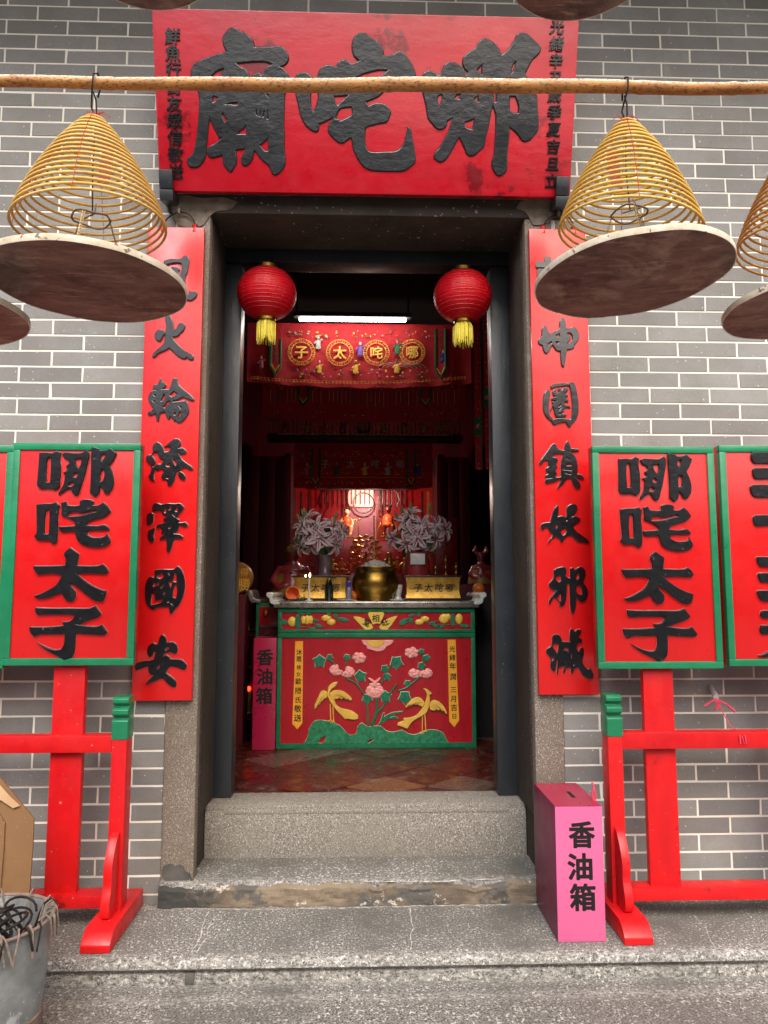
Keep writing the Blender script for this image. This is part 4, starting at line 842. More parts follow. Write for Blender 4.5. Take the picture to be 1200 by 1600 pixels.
# the higher row, only the bottoms of two trays dip into view
m = MB(); hp = at(560, -260, -1.0).z; m.tube([(-2.6 + i * .13, -1.0 + .004 * math.sin(i), hp + .004 * math.sin(i * .7)) for i in range(41)], .024, 16)
for x in (-2.3, 2.3): m.tube([(x, -1.0, hp), (x, -.95, 4.84)], .006, 6)
tag(m.build('bamboo_pole', MT['bamboo'], auto=60), 'higher bamboo pole above the picture holding the two upper ash trays', 'pole')
ash_tray(210, -80, -1.0, .278, (R(2), 0), 'brown ash tray hanging highest left, its bottom dipping over the plaque corner', hp - .02, False, 5)
ash_tray(914, -60, -1.0, .278, (R(-1), 0), 'brown ash tray hanging highest right, its bottom dipping over the plaque corner', hp - .02, False, 6)

# ------------------------------------------------------------------ lanterns in the doorway
def lantern(px, py, label):
    YL = .31; c = at(px, py, YL); r = .152; rz = .140
    o = thing('paper_lantern', c, label, 'lantern', 'red lanterns under the door head')
    m = MB(); prof = []
    nr = 22
    for i in range(nr * 3 + 1):
        t = i / (nr * 3); z = -rz * .95 + 1.9 * rz * t
        rr = r * math.sqrt(max(0, 1 - (z / rz) ** 2)) ; rr *= 1 - .012 * abs(math.cos(math.pi * i / 3)) ** 3
        prof.append((max(rr, .045), z))
    m.lathe(prof, c, 56); sh = m.build('lamp_shade', MT['silk'], o, auto=60)
    for v in sh.data.vertices:
        p = v.co; k = noise.noise(Vector((math.atan2(p.y, p.x) * 5, p.z * 9, px))) * .0032; v.co.x *= 1 + k / r; v.co.y *= 1 + k / r
    sm = MB()
    for i in range(1, 14):                       # the rib threads, seen from outside
        z = -rz * .86 + 1.72 * rz * i / 14; rr = r * math.sqrt(1 - (z / rz) ** 2) + .0006
        sm.tube([c + Vector((rr * math.cos(a * math.pi / 24), rr * math.sin(a * math.pi / 24), z)) for a in range(48)], .0009, 4, closed=True)
    sm.build('rib_thread', MT['seam'], o)
    cp = MB(); cp.lathe([(.050, .122), (.054, .124), (.054, .148), (.046, .154), (.02, .156), (.0, .156)], c, 28); cp.build('cap', MT['brass'], o)
    cb = MB(); cb.lathe([(.0, -.150), (.044, -.150), (.048, -.146), (.048, -.128), (.044, -.124)], c, 28); cb.build('lower_ring', MT['brass'], o)
    wr = MB(); wr.tube([c + Vector((0, 0, .155)), c + Vector((.004, 0, .2)), (c.x, .377, 3.10)], .002, 5); wr.build('hanging_wire', MT['wire'], o)
    ts = MB(); rr = random.Random(px)
    for i in range(120):
        a = rr.uniform(0, 6.283); ra = .047 * math.sqrt(rr.uniform(.25, 1)); L = rr.uniform(.085, .122); s = rr.uniform(.9, 1.18)
        x, y = ra * math.cos(a), ra * math.sin(a)
        ts.tube([c + Vector((x * .8, y * .8, -.147)), c + Vector((x * s, y * s, -.165)), c + Vector((x * s, y * s, -.147 - L * .6)), c + Vector((x * s * 1.02, y * s * 1.02, -.147 - L))], [.0024, .0032, .0030, .0016], 4)
    ts.build('tassel', MT['tassel'], o)
lantern(417, 459, 'red silk lantern with a yellow tassel hanging in the left of the doorway')
lantern(723, 463, 'red silk lantern with a yellow tassel hanging in the right of the doorway')

# ------------------------------------------------------------------ pink donation box on the platform
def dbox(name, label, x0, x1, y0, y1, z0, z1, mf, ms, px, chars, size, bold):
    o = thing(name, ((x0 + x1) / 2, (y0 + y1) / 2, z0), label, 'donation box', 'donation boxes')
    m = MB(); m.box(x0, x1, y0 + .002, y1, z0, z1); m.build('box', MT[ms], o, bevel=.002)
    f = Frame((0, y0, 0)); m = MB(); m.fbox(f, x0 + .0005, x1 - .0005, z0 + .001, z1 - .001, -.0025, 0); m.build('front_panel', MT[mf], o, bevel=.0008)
    for (x, y), c in zip(px, chars):
        m = MB(); text_shape(m, c, f, *f.px(x, y), size, .0007, bold); m.build('character', MT['ink'], o, fix=False, auto=0)
    return o
p = atz(872, 1473, 0); q = atz(948, 1473, 0); zt = at(905, 1260, p.y).z
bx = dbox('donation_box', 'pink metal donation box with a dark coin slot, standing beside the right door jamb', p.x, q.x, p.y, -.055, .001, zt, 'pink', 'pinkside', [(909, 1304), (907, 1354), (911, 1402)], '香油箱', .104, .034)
m = MB(); m.box(p.x + .001, q.x - .001, p.y + .003, -.057, zt - .001, zt + .0012); m.build('lid', MT['crimson'], bx)
s0 = atz(892, 1242, zt); m = MB(); m.box(-.008, .008, -.045, .045, zt - .02, zt + .0022, Matrix.Translation(Vector((s0.x, s0.y, 0)))); m.build('coin_slot', MT['ink'], bx)
e = atz(928, 1252, zt); m = MB()
m.tube([e, e + Vector((-.006, .0, .03)), e + Vector((.002, 0, .055)), e + Vector((-.004, .004, .072))], .005, 6); m.tube([e, e + Vector((.008, -.006, .02)), e + Vector((.0, -.004, .045))], .004, 6)
tag(m.build('string_tie', MT['string']), 'twisted pink string tied up at the back corner of the pink donation box', 'string')

# red string and peg on the wall, string tied on the rail
pk = at(1112, 1072, -.0); pg = MB(); pg.tube([(pk.x, .02, pk.z), at(1119, 1089, -.130)], .012, 12)
pg_ = tag(pg.build('wall_peg', MT['peg']), 'grey metal peg sticking out of the brick wall above the rack', 'peg')
m = MB(); k0 = at(1119, 1092, -.122)
for ex, ey in ((1101, 1103), (1148, 1112), (1118, 1110), (1122, 1106)):
    e = at(ex, ey, -.128); m.tube([k0, k0.lerp(e, .5) + Vector((0, -.012, .006)), e], [.0045, .004, .0055], 6)
m.ball(k0, .010, 8); kk = [at(x, y, Y) for x, y, Y in ((1120, 1094, -.125), (1132, 1118, -.14), (1142, 1135, -.16), (1156, 1144, -.20), (1160, 1152, -.245), (1163, 1163, -.247))]
m.tube(kk, .0022, 6); m.tube([at(1154, 1143, -.2), at(1156, 1150, -.246), at(1157, 1162, -.247)], .003, 5); m.tube([at(1160, 1144, -.2), at(1164, 1150, -.246), at(1166, 1162, -.247)], .003, 5)
tag(m.build('red_string', MT['string']), 'pink red string knotted on the wall peg and hanging down to the red rail', 'string')

# ------------------------------------------------------------------ zinc bucket full of wire hooks, cardboard behind it
YBk = -.83; er = at(77, 1436, YBk); RB = .205; bc = Vector((er.x - RB, YBk, -.087)); zr = er.z; rbm = at(56, 1570, YBk).x - bc.x
o = thing('metal_bucket', bc, 'grey galvanised bucket with a rusty bottom hoop standing at the lower left', 'bucket')
H = zr - bc.z
m = MB(); m.lathe([(rbm * .98, .002), (rbm, .01), (rbm + (RB - rbm) * .5, H * .5), (RB - .004, H - .004), (RB - .010, H - .004), (rbm - .006, .02), (0, .02)], bc, 64, wob=.004); m.build('body', MT['zinc'], o, auto=50)
m = MB(); m.lathe([(rbm + .002, .004), (rbm + .005, .006), (rbm + .012, .085), (rbm + .008, .088)], bc, 64, wob=.004); m.build('hoop', MT['rusthoop'], o)
m = MB(); m.tube([bc + Vector((RB * math.cos(a * math.pi / 32), RB * math.sin(a * math.pi / 32), H)) for a in range(64)], .006, 8, closed=True); m.build('rolled_rim', MT['rusthoop'], o)
rr = random.Random(8)
for i in range(26):                                          # S-hooks over the rim
    a = R(rr.uniform(-100, 40)) if i < 22 else R(rr.uniform(40, 140)); ca, sa = math.cos(a), math.sin(a); tw = rr.uniform(-.35, .35)
    def W(r_, z_, s_=0): return bc + Vector(((r_) * ca - s_ * sa, (r_) * sa + s_ * ca, H + z_))
    big = rr.random() < .35; L = rr.uniform(.045, .085); up_ = rr.uniform(.006, .018); s = tw * .06
    ps = [W(RB + .010 + .004 * rr.random(), -L, s * 1.6), W(RB + .011, -L * .5, s), W(RB + .008, up_ * .3, s * .4), W(RB - .004, up_ + .006, 0), W(RB - .022, up_ * .5, -s * .4), W(RB - .034, -.03, -s), W(RB - .045, -.075, -s * 1.5), W(RB - .075, -.085, -s * 2), W(RB - .092, -.055, -s * 2)]
    ps = [Vector(v) for v in smooth3(ps)] if 'smooth3' in globals() else ps
    m = MB(); m.tube(ps, .0032 if not big else .0042, 6)
    k = m.build('wire_hook', MT['rustwire' if rr.random() < .6 else 'wire'])
    tag(k, 'bent iron wire hook hanging over the rim of the grey bucket', 'wire hook', 'wire hooks hung on the bucket rim')
for i in range(12):                                           # long dark hooks lying inside
    a0_ = rr.uniform(-2.6, .6); cx_, cy_ = bc.x + rr.uniform(-.09, .10), bc.y + rr.uniform(-.08, .08); z_ = H - rr.uniform(.0, .05); r0 = rr.uniform(.035, .06)
    ps = [Vector((cx_ + r0 * math.cos(a0_ + t * .42), cy_ + r0 * .8 * math.sin(a0_ + t * .42), bc.z + z_ + .035 * math.sin(t * .33))) for t in range(11)]
    ps.append(ps[-1] + Vector((.05 * math.cos(a0_), .03, -.06)))
    m = MB(); m.tube(ps, .0042, 7)
    tag(m.build('wire_hook', MT['wire']), 'black wire hook curled inside the top of the grey bucket', 'wire hook', 'black hooks lying in the bucket')
CBF = Frame((0, -.56, 0), v=(0, .06, 1))
pp = [CBF.px(x, y) for x, y in ((-120, 1215), (0, 1215), (53, 1279), (51, 1325), (46, 1390), (36, 1490), (-130, 1500))]
cb = thing('cardboard_sheet', CBF.w(-1.5, .05, 0), 'brown cardboard with a cut corner leaning behind the grey bucket', 'cardboard')
m = MB(); m.prism(pp, lambda a, b, t: CBF.w(a, b, t), -.008, 0); m.build('sheet', MT['card_box'], cb, bevel=.001)
m = MB(); m.prism([CBF.px(x, y) for x, y in ((-120, 1250), (-4, 1262), (9, 1285), (7, 1330), (1, 1400), (-10, 1480), (-130, 1490))], lambda a, b, t: CBF.w(a, b, t), .001, .008); m.build('flap', MT['card_box'], cb, bevel=.001)
m = MB(); m.prism([CBF.px(x, y) for x, y in ((-60, 1222), (2, 1226), (18, 1244), (33, 1258), (22, 1262), (4, 1250), (-20, 1246), (-60, 1244))], lambda a, b, t: CBF.w(a, b, t), .0084, .0092); m.build('tape', MT['tape'], cb)
# ================================================================== inside the shrine
# altar table with relief panels
YT = atz(588, 1169, .335).y; TF = Frame((0, YT, 0)); ZF = .3345
x0, x1 = at(433, 1080, YT).x, at(743, 1080, YT).x; zt = at(588, 950, YT).z; zm = at(588, 989, YT).z
TB = thing('altar_table', ((x0 + x1) / 2, YT + .3, ZF), 'red and green altar table carved with golden birds, pink flowers and green rocks', 'table')
m = MB(); m.box(x0, x1, YT + .012, YT + .62, ZF, zt); m.build('body', MT['tgreen'], TB, bevel=.003)
def rail(u0, u1, v0, v1): 
    m = MB(); m.fbox(TF, u0, u1, v0, v1, -.0125, .004); return m
b = .036
for nm, za, zb in (('upper', zm + .001, zt - .0005), ('lower', ZF, zm - .001)):
    m = MB(); m.fbox(TF, x0 - .002, x1 + .002, zb - b * .8, zb, -.0124, .004); m.fbox(TF, x0 - .002, x1 + .002, za, za + b * (.6 if nm == 'upper' else .9), -.0124, .004)
    m.fbox(TF, x0 - .002, x0 + b * .7, za + b * (.6 if nm == 'upper' else .9) + .0003, zb - b * .8 - .0003, -.0124, .004); m.fbox(TF, x1 - b * .7, x1 + .002, za + b * (.6 if nm == 'upper' else .9) + .0003, zb - b * .8 - .0003, -.0124, .004)
    m.build('panel_frame', MT['tgreen'], TB, bevel=.003)
    m = MB(); m.fbox(TF, x0 + b * .7, x1 - b * .7, za + b * .6, zb - b * .8, -.0118, -.006); m.build('panel', MT['tred'], TB)
GN = -.006
def tpx(x, y, ox=470, oy=1000, s=4.8): return TF.px(ox + x / s, oy + y / s)
def rel(name, mat, data, th=.008, ox=470, oy=1000, s=4.8, bev=.002, parent=None, sub=3, corner=55):
    m = MB(); gl = glyph(TF, (ox, oy, s), data); cut_shape(m, gl, TF, th, GN, bev, sub, corner); m.mi = 1; edge_line(m, gl, TF, .0016, GN)
    if name == 'wing':                                    # cut feather lines fanning from the shoulder
        P = gl[0]; k = len(P)
        for i in range(4, k - 1):
            a = Vector(P[0]).lerp(Vector(P[1]), .5); c = Vector(P[i]); m.tube([TF.w(*a.lerp(c, .35), GN + th), TF.w(*a.lerp(c, .93), GN + th)], [.0006, .0014], 4)
    return m.build(name, [MT[mat], MT['goldline' if mat in ('goldpaint', 'yel') else 'paleline' if mat != 'petal' else 'petal']], parent or TB, fix=False)
rel('rock', 'rock', '20 780 50 730 60 670 100 610 140 600 190 605 240 620 290 640 330 680 370 715 420 700 425 650 460 620 500 650 545 645 600 645 640 680 700 690 760 675 800 700 860 710 900 690 950 675 1020 675 1070 700 1090 740 1110 775|130 770 150 735 190 720 180 755 160 776|495 768 520 745 550 738 530 763 510 773', .012)
rel('bird', 'goldpaint', '210 345 245 318 278 315 262 345 235 365 220 385 215 410 250 440 262 480 300 510 380 530 430 565 430 590 400 598 350 590 330 595 310 570 270 530 240 490 215 455 200 410 203 375', .014, bev=.004)
rel('bird', 'goldpaint', '918 365 940 365 968 385 985 405 965 412 968 450 965 490 945 540 915 565 870 590 830 620 800 665 780 660 760 650 725 640 728 620 770 605 770 585 820 580 870 560 910 510 935 460 945 410 935 385', .014, bev=.004)
for d in ('215 400 250 378 300 378 350 405 383 440 375 455 352 440 340 446 322 432 305 442 290 432 270 442 240 440', '200 390 170 378 150 385 130 430 105 480 105 520 122 500 128 485 142 482 150 462 165 455 175 440 200 430', '930 470 900 435 860 430 820 455 785 495 790 508 812 492 830 490 845 480 862 486 875 480 890 492 912 500', '970 470 1000 450 1040 465 1075 500 1098 550 1085 552 1070 530 1058 533 1045 518 1030 528 1015 518 1000 530 968 520'):
    rel('wing', 'goldpaint', d, .017, bev=.003)
for a, c in (((220, 480), (224, 598)), ((241, 490), (245, 606)), ((912, 560), (911, 690)), ((930, 555), (937, 676))):
    m = MB(); P1 = TF.w(*tpx(*a), GN + .006); P2 = TF.w(*tpx(*c), GN + .010); m.tube([P1, P2], .0035, 6)
    for dx in (-22, -8, 10): m.tube([P2, TF.w(*tpx(c[0] + dx, c[1] + 12), GN + .012)], .003, 5)
    m.build('bird_leg', MT['goldpaint'], TB)
m = MB()
for st_, r_ in (([(505, 645), (500, 500), (470, 400), (420, 330), (350, 290), (300, 235), (245, 165), (185, 135)], .006), ([(535, 640), (570, 540), (570, 430)], .010), ([(555, 560), (610, 510), (650, 450)], .007), ([(610, 325), (630, 255), (690, 180)], .006),
                ([(665, 405), (722, 330), (728, 382), (790, 360), (885, 285), (922, 200), (915, 110), (865, 80)], .006), ([(335, 190), (350, 145), (405, 115)], .005)):
    m.tube([TF.w(*tpx(*a), GN + .004) for a in st_], [r_ * (1.1 - .4 * i / len(st_)) for i in range(len(st_))], 7)
m.build('stem', MT['leaf'], TB)
for d in ('580 640 610 590 650 560 700 540 768 535 766 545 710 555 660 585 620 620', '600 600 618 545 628 545 622 600', '650 590 700 572 735 590 700 596'): rel('leaf', 'leaf', d, .006)
rr = random.Random(4)
for x, y, r_, an in ((140, 160, 56, 2.2), (217, 128, 28, .3), (345, 130, 30, .5), (447, 272, 52, .8), (497, 440, 45, 1.5), (636, 425, 50, .9), (630, 215, 34, .2), (650, 276, 32, 1), (718, 168, 56, .3), (780, 430, 56, 1.6), (800, 325, 30, .4), (905, 85, 26, .7), (943, 135, 32, 1.2), (905, 192, 34, .1)):
    for sc_, th_, mt_ in ((1.1, .005, 'edge'), (1.0, .0085, 'leaf')):
        P_ = []
        for k in range(10):
            t = an + k * 2 * math.pi / 10; rad = r_ * sc_ * ((1.0, .62, .95, .66, .9, .7, .9, .66, .95, .62)[k])
            P_.append(tpx(x + rad * math.cos(t), y + rad * math.sin(t)))
        m = MB(); cut_shape(m, [P_], TF, th_, GN, .0015, 3, 70); lf = m.build('leaf' if mt_ == 'leaf' else 'leaf_edge', MT[mt_], TB, fix=False)
def blossom(x, y, r_, ang, n=7, fan=1.9):
    m = MB()
    for ring, (rad, k0, sz) in enumerate(((.62, n, .46), (.3, max(3, n - 3), .40))):
        for k in range(k0):
            t = ang + (k / (k0 - 1) - .5) * 2 * fan; px_, py_ = x + r_ * rad * math.cos(t), y + r_ * rad * math.sin(t) * .8
            u, v = tpx(px_, py_); uu, vv = tpx(px_ + r_ * sz, py_); L = uu - u
            m.ball(TF.w(u, v, GN + .003 + .003 * ring), (L, .007 + .002 * (k % 2), L * .8), 10)
    m.build('flower', MT['petal'], TB)
blossom(268, 225, 52, 2.6); blossom(350, 240, 52, .5); blossom(435, 135, 52, -.6, 6, 2.4); blossom(555, 385, 66, 1.57, 8, 2.2); blossom(555, 335, 40, 1.57, 5, 1.5); blossom(832, 95, 52, 1.2, 6, 2.5); blossom(855, 250, 46, 2.4); blossom(942, 250, 46, .7); blossom(898, 245, 40, 1.57)
rel('flower', 'petal', '505 285 530 292 555 310 580 290 598 280 590 300 570 318 566 345 540 345 540 318 520 302', .016)
rel('flower', 'petal', '455 2 470 30 495 45 500 65 535 75 570 85 610 80 630 68 640 50 665 40 690 20 695 2', .008); rel('sun', 'goldpaint', '490 2 510 35 550 52 590 48 620 25 628 2', .012)
# yellow ribbons with their lines of writing
for d, cx0, txt, col in (('120 20 250 20 245 700 240 1390 155 1490 68 1400 100 700', None, '沐恩信女歐陽氏敬送', (450, 1000, 10.675, 185, 205, 160, 1300)), ('100 48 235 48 260 700 296 1395 212 1510 128 1410 115 700', None, '光緒年潤三月吉日', (690, 995, 10.675, 178, 205, 212, 1325))):
    ox, oy, s, xa, ya, xb, yb = col
    m = MB(); cut_shape(m, glyph(TF, (ox, oy, s), d), TF, .004, GN, .001, 1); rb = m.build('ribbon', MT['ribbon'], TB, fix=False)
    ys = [205, 315, 455, 570, 690, 845, 1000, 1145, 1300] if len(txt) == 9 else [205, 345, 490, 665, 880, 1035, 1180, 1325]
    sz = [.044, .042, .034, .036, .046, .048, .048, .052, .052] if len(txt) == 9 else [.046, .046, .050, .050, .046, .050, .050, .040]
    m = MB()
    for c, yy, z_ in zip(txt, ys, sz):
        t = (yy - ya) / (yb - ya); text_shape(m, c, TF, *TF.px(ox + (xa + (xb - xa) * t) / s, oy + yy / s), z_ * .92, .0008, .016, GN + .004)
    m.build('inscription', MT['ink'], rb, fix=False, auto=0)
# upper frieze: fan scroll and fruit
K = dict(ox=430, oy=930, s=3.75)
rel('scroll', 'yel', '458 130 470 122 545 148 575 190 555 202 525 200', .008, **K); rel('scroll', 'yel', '542 110 555 96 590 92 628 98 640 110 615 170 595 165 572 172', .010, **K); rel('scroll', 'yel', '718 122 705 122 640 148 608 190 628 202 660 200', .008, **K)
m = MB()
for c, x, y, ro in (('堂', 538, 160, -.5), ('相', 590, 135, 0), ('旺', 643, 158, .45)): text_shape(m, c, TF, *tpx(x, y, **K), .052, .001, .02, GN + .0101, rot=ro)
m.build('inscription', MT['ink'], TB, fix=False, auto=0)
for x, y, rx, ry in ((98, 155, 24, 30), (165, 145, 16, 26), (188, 145, 18, 28), (208, 145, 14, 26), (300, 135, 30, 20), (328, 158, 26, 20), (845, 158, 26, 18), (878, 140, 26, 18), (990, 138, 30, 30), (1012, 128, 18, 20), (1078, 140, 22, 32)):
    u, v = tpx(x, y, **K); L = abs(tpx(x + rx, y, **K)[0] - u); V = abs(tpx(x, y + ry, **K)[1] - v)
    m = MB(); m.ball(TF.w(u, v, GN), (L, .012, V), 14); m.build('fruit', MT['yel'], TB)
for x, y, rx, ry, an in ((132, 155, 16, 44, 0), (50, 158, 24, 14, .2), (150, 105, 22, 10, .3), (200, 104, 24, 10, -.2), (235, 148, 20, 9, .1), (255, 180, 22, 10, .4), (215, 196, 20, 9, .2), (315, 105, 10, 16, 0), (355, 120, 14, 12, .5), (400, 143, 36, 12, .2), (790, 145, 16, 12, 0), (755, 155, 34, 15, -.5), (842, 108, 10, 18, 0), (920, 165, 20, 10, -.3), (945, 180, 24, 10, .2), (1040, 145, 13, 40, 0), (970, 185, 20, 9, -.4), (1110, 180, 28, 10, .1), (800, 118, 20, 8, -.3)):
    P_ = [tpx(x + rx * math.cos(t * math.pi / 5) * math.cos(an) - ry * math.sin(t * math.pi / 5) * math.sin(an), y + rx * math.cos(t * math.pi / 5) * math.sin(an) + ry * math.sin(t * math.pi / 5) * math.cos(an), **K) for t in range(10)]
    m = MB(); cut_shape(m, [P_], TF, .007, GN, .0015, 2, 70); m.build('leaf', MT['leaf'], TB, fix=False)
m = MB()
for a, c in (((120, 185), (240, 190)), ((215, 165), (290, 185)), ((345, 150), (380, 145)), ((790, 165), (850, 150)), ((880, 165), (970, 150)), ((960, 175), (1110, 172))): m.tube([TF.w(*tpx(*a, **K), GN + .002), TF.w(*tpx(*c, **K), GN + .002)], .003, 6)
m.build('stem', MT['leaf'], TB)
# silver table top with its turned-up scroll ends
zs = at(588, 939.5, YT - .02).z
m = MB(); m.box(x0 - .03, x1 + .03, YT - .025, YT + .66, zt + .001, zs); m.build('table_top', MT['silver'], TB, bevel=.009, seg=3)
for sx, xe in ((-1, x0 - .005), (1, x1 + .005)):
    pr = [(0, 0), (.03, .004), (.046, .022), (.052, .05), (.070, .062), (.078, .084), (.062, .098), (.036, .094), (.022, .074), (.026, .052), (.012, .030), (-.03, .022), (-.03, 0)]
    m = MB(); q = [(v.x, v.y) for v in smooth_poly(pr, 3, 70)]
    m.prism(q, lambda a, b_, t: Vector((xe + sx * (a * .78 + .012), YT + t, zs - .020 + b_ * .8)), -.027, .63); m.build('scroll_end', MT['white'], TB, bevel=.002)
ZT = zs + .001
def on(px, dy): return at(px, 937, YT + dy).x
# brass censer
cx_ = on(587, .26); RBz = (on(624, .26) - on(549, .26)) / 2
o = thing('censer', (cx_, YT + .26, ZT), 'round brass censer heaped with white ash at the middle of the altar', 'censer')
h = at(587, 886, YT + .26).z - ZT; k = RBz
m = MB(); m.lathe([(k * .78, 0), (k * .81, .010), (k * .80, .034), (k * .84, .046), (k * .97, h * .36), (k, h * .50), (k * .97, h * .66), (k * .89, h * .78), (k * .90, h * .90), (k * .94, h * .97), (k * .92, h), (k * .86, h), (k * .84, h * .9), (0, h * .88)], (cx_, YT + .26, ZT), 48); m.build('bowl', MT['brass'], o)
m = MB()
n = 20
for i in range(n):
    for j in range(36):
        def ap(i, j):
            r_ = k * .85 * i / n; a = 2 * math.pi * j / 36; t = i / n
            return Vector((cx_ + r_ * math.cos(a), YT + .26 + r_ * math.sin(a), ZT + h * .90 + .075 * (1 - t ** 1.6) + .006 * noise.noise(Vector((r_ * math.cos(a) * 40, r_ * math.sin(a) * 40, 2)))))
        m.add([ap(i, j), ap(i + 1, j), ap(i + 1, j + 1), ap(i, j + 1)], [(0, 1, 2, 3)])
m.build('ash_heap', MT['ash'], o, fix=False, auto=60)
rr = random.Random(2); m = MB()
for i in range(60):
    a = rr.uniform(0, 6.28); r_ = k * .75 * math.sqrt(rr.random()); L = rr.uniform(.012, .035)
    p = Vector((cx_ + r_ * math.cos(a), YT + .26 + r_ * math.sin(a), ZT + h * .92 + .03 * (1 - (r_ / k) ** 1.6))); m.tube([p, p + Vector((rr.uniform(-.01, .01), rr.uniform(-.01, .01), L))], .0013, 4)
sk = m.build('incense_stubs', MT['stick'], o); sk['kind'] = 'stuff'
m = MB(); p = Vector((on(585, .26), YT + .27, ZT + h)); m.tube([p, Vector((p.x - .004, p.y, at(583, 806, YT + .27).z))], [.007, .005], 8)
tag(m.build('incense_stick', MT['straw']), 'tall thick pale gold incense stick standing in the brass censer', 'incense stick')
# gilt trough boxes with the four characters
def trough(pa, pb, label, inkm):
    ya = .20; xa, xb = on(pa, ya), on(pb, ya); zt_ = at(pa, 902, YT + ya).z; zb_ = ZT + .018
    o = thing('gilt_box', ((xa + xb) / 2, YT + ya + .06, ZT), label, 'gilt box', 'gilt boxes on the altar')
    m = MB(); N_ = 10
    for s_ in range(24):
        def tp(s_, j):
            t = s_ / 24; jj = j / N_; z = zb_ + (zt_ - zb_) * jj; dip = .012 * math.sin(jj * math.pi); ins = .010 * math.sin(jj * math.pi)
            return Vector((xa + ins + (xb - xa - 2 * ins) * t, YT + ya + dip, z))
        for j in range(N_): m.add([tp(s_, j), tp(s_ + 1, j), tp(s_ + 1, j + 1), tp(s_, j + 1)], [(0, 1, 2, 3)])
    m.box(xa + .008, xb - .008, YT + ya + .0145, YT + ya + .12, zb_, zt_ - .003); m.build('front', MT['gold'], o, fix=False)
    m = MB(); m.box(xa - .012, xb + .012, YT + ya - .014, YT + ya + .125, ZT, zb_ - .001); m.box(xa - .012, xb + .012, YT + ya - .012, YT + ya + .125, zt_ + .0005, zt_ + .012); m.build('base_and_lid', MT['darkwood'], o, bevel=.003)
    f = Frame((0, YT + ya + .011, 0)); m = MB()
    for i, c in enumerate('子太咤哪'):
        text_shape(m, c, f, xa + (xb - xa) * (.22 + .19 * i), (zb_ + zt_) / 2, (zt_ - zb_) * .42, .003, .010, .001, shear=.1)
    m.build('inscription', MT['darkwood'], o, fix=False); return o
trough(458, 541, 'gilt box of four characters behind the glass of dark leaves', 0)
trough(634, 720, 'gilt box of four characters to the right of the brass censer', 0)
# orange clay cup lying on its side
p = Vector((on(458, .10), YT + .09, ZT + .048)); M_ = Matrix.Rotation(R(84), 4, 'X') @ Matrix.Rotation(R(0), 4, 'Z')
o = thing('clay_cup', p, 'orange clay cup lying on its side at the left end of the altar', 'cup')
m = MB(); m.lathe([(0, -.055), (.030, -.055), (.040, -.02), (.047, .03), (.046, .034), (.042, .034), (.036, -.01), (.026, -.045), (0, -.047)], p, 32, M=M_); m.build('cup', MT['orange'], o)
m = MB(); m.lathe([(.0, 0), (.03, .004), (.022, .012), (0, .014)], p + Vector((0, -.028, -.046)), 14); m.build('residue', MT['tar'], o)
# candlestick, glass, bottle, trays, fruit, incense-stick holders
q = Vector((on(483, .08), YT + .07, ZT)); o = thing('candlestick', q, 'thin white candlestick with two tiny flames in front of the left gilt box', 'candlestick')
m = MB(); hh = at(483, 903, YT + .07).z - ZT; m.lathe([(.026, 0), (.026, .006), (.008, .012), (.0055, .04), (.005, hh), (.0, hh)], q, 16); m.build('stem', MT['white'], o)
m = MB(); m.box(q.x - .03, q.x + .02, q.y - .004, q.y + .004, ZT + hh - .004, ZT + hh + .004); m.build('crossbar', MT['darkwood'], o)
m = MB(); m.ball(q + Vector((.004, 0, hh + .018)), (.006, .006, .016), 10); m.build('flame', MT['flame'], o); m = MB(); m.ball(q + Vector((-.024, 0, hh + .014)), (.006, .006, .009), 10); m.build('flame', MT['flame'], o)
q = Vector((on(514, .08), YT + .08, ZT)); hg = at(514, 908, YT + .08).z - ZT
o = thing('glass', q, 'tall glass of dark green leaves before the left gilt box', 'glass'); m = MB(); m.lathe([(.026, 0), (.028, .004), (.031, hg * .8), (.028, hg * .8), (.024, .01), (0, .01)], q, 24); m.build('tumbler', MT['glass'], o)
m = MB(); rr = random.Random(6)
for i in range(14):
    a = rr.uniform(0, 6.28); m.tube([q + Vector((.016 * math.cos(a), .016 * math.sin(a), .015)), q + Vector((.018 * math.cos(a), .018 * math.sin(a), hg * .7)), q + Vector((.014 * math.cos(a), .014 * math.sin(a), hg * rr.uniform(.95, 1.2)))], [.004, .007, .002], 5)
m.build('leaves', MT['glass'], o)
q = Vector((on(545, .12), YT + .10, ZT)); o = thing('bottle', q, 'small cloudy bottle with a blue cap left of the brass censer', 'bottle'); m = MB(); m.lathe([(.018, 0), (.020, .01), (.020, .08), (.012, .095)], q, 18); m.build('body', MT['bottle'], o); m = MB(); m.lathe([(.014, .0955), (.014, .128), (.0, .130)], q, 18); m.build('cap', MT['blue'], o)
for pxx, w_, lb in ((540, .06, 'white dish at the foot of the bottle with the blue cap'), (620, .05, 'white dish just right of the brass censer'), (470, .025, 'little pale green cup by the orange clay cup')):
    q = Vector((on(pxx, .04), YT + .035, ZT)); m = MB(); m.lathe([(w_ * .5, 0), (w_ * .9, .004), (w_, .011), (w_ * .94, .012), (w_ * .5, .006), (0, .006)], q, 24); tag(m.build('dish', MT['white'] if w_ > .03 else MT['leafd']), lb, 'dish')
for pxx, pyy, lb, yy in ((551, 918, 'orange half hidden behind the bottle with the blue cap', .22),):
    q = Vector((on(pxx, yy), YT + yy, ZT + .034)); m = MB(); m.ball(q, (.036, .036, .033), 16); tag(m.build('orange_fruit', MT['fruit']), lb, 'orange')
q = Vector((on(622, .25), YT + .24, ZT)); o = thing('glass_cup', q, 'white and silver cup squeezed between the censer and the right gilt box', 'cup'); m = MB(); m.lathe([(.03, 0), (.03, .01), (.018, .03), (.026, .06), (.034, .11), (.030, .11), (0, .06)], q, 20); m.build('cup', MT['white'], o)
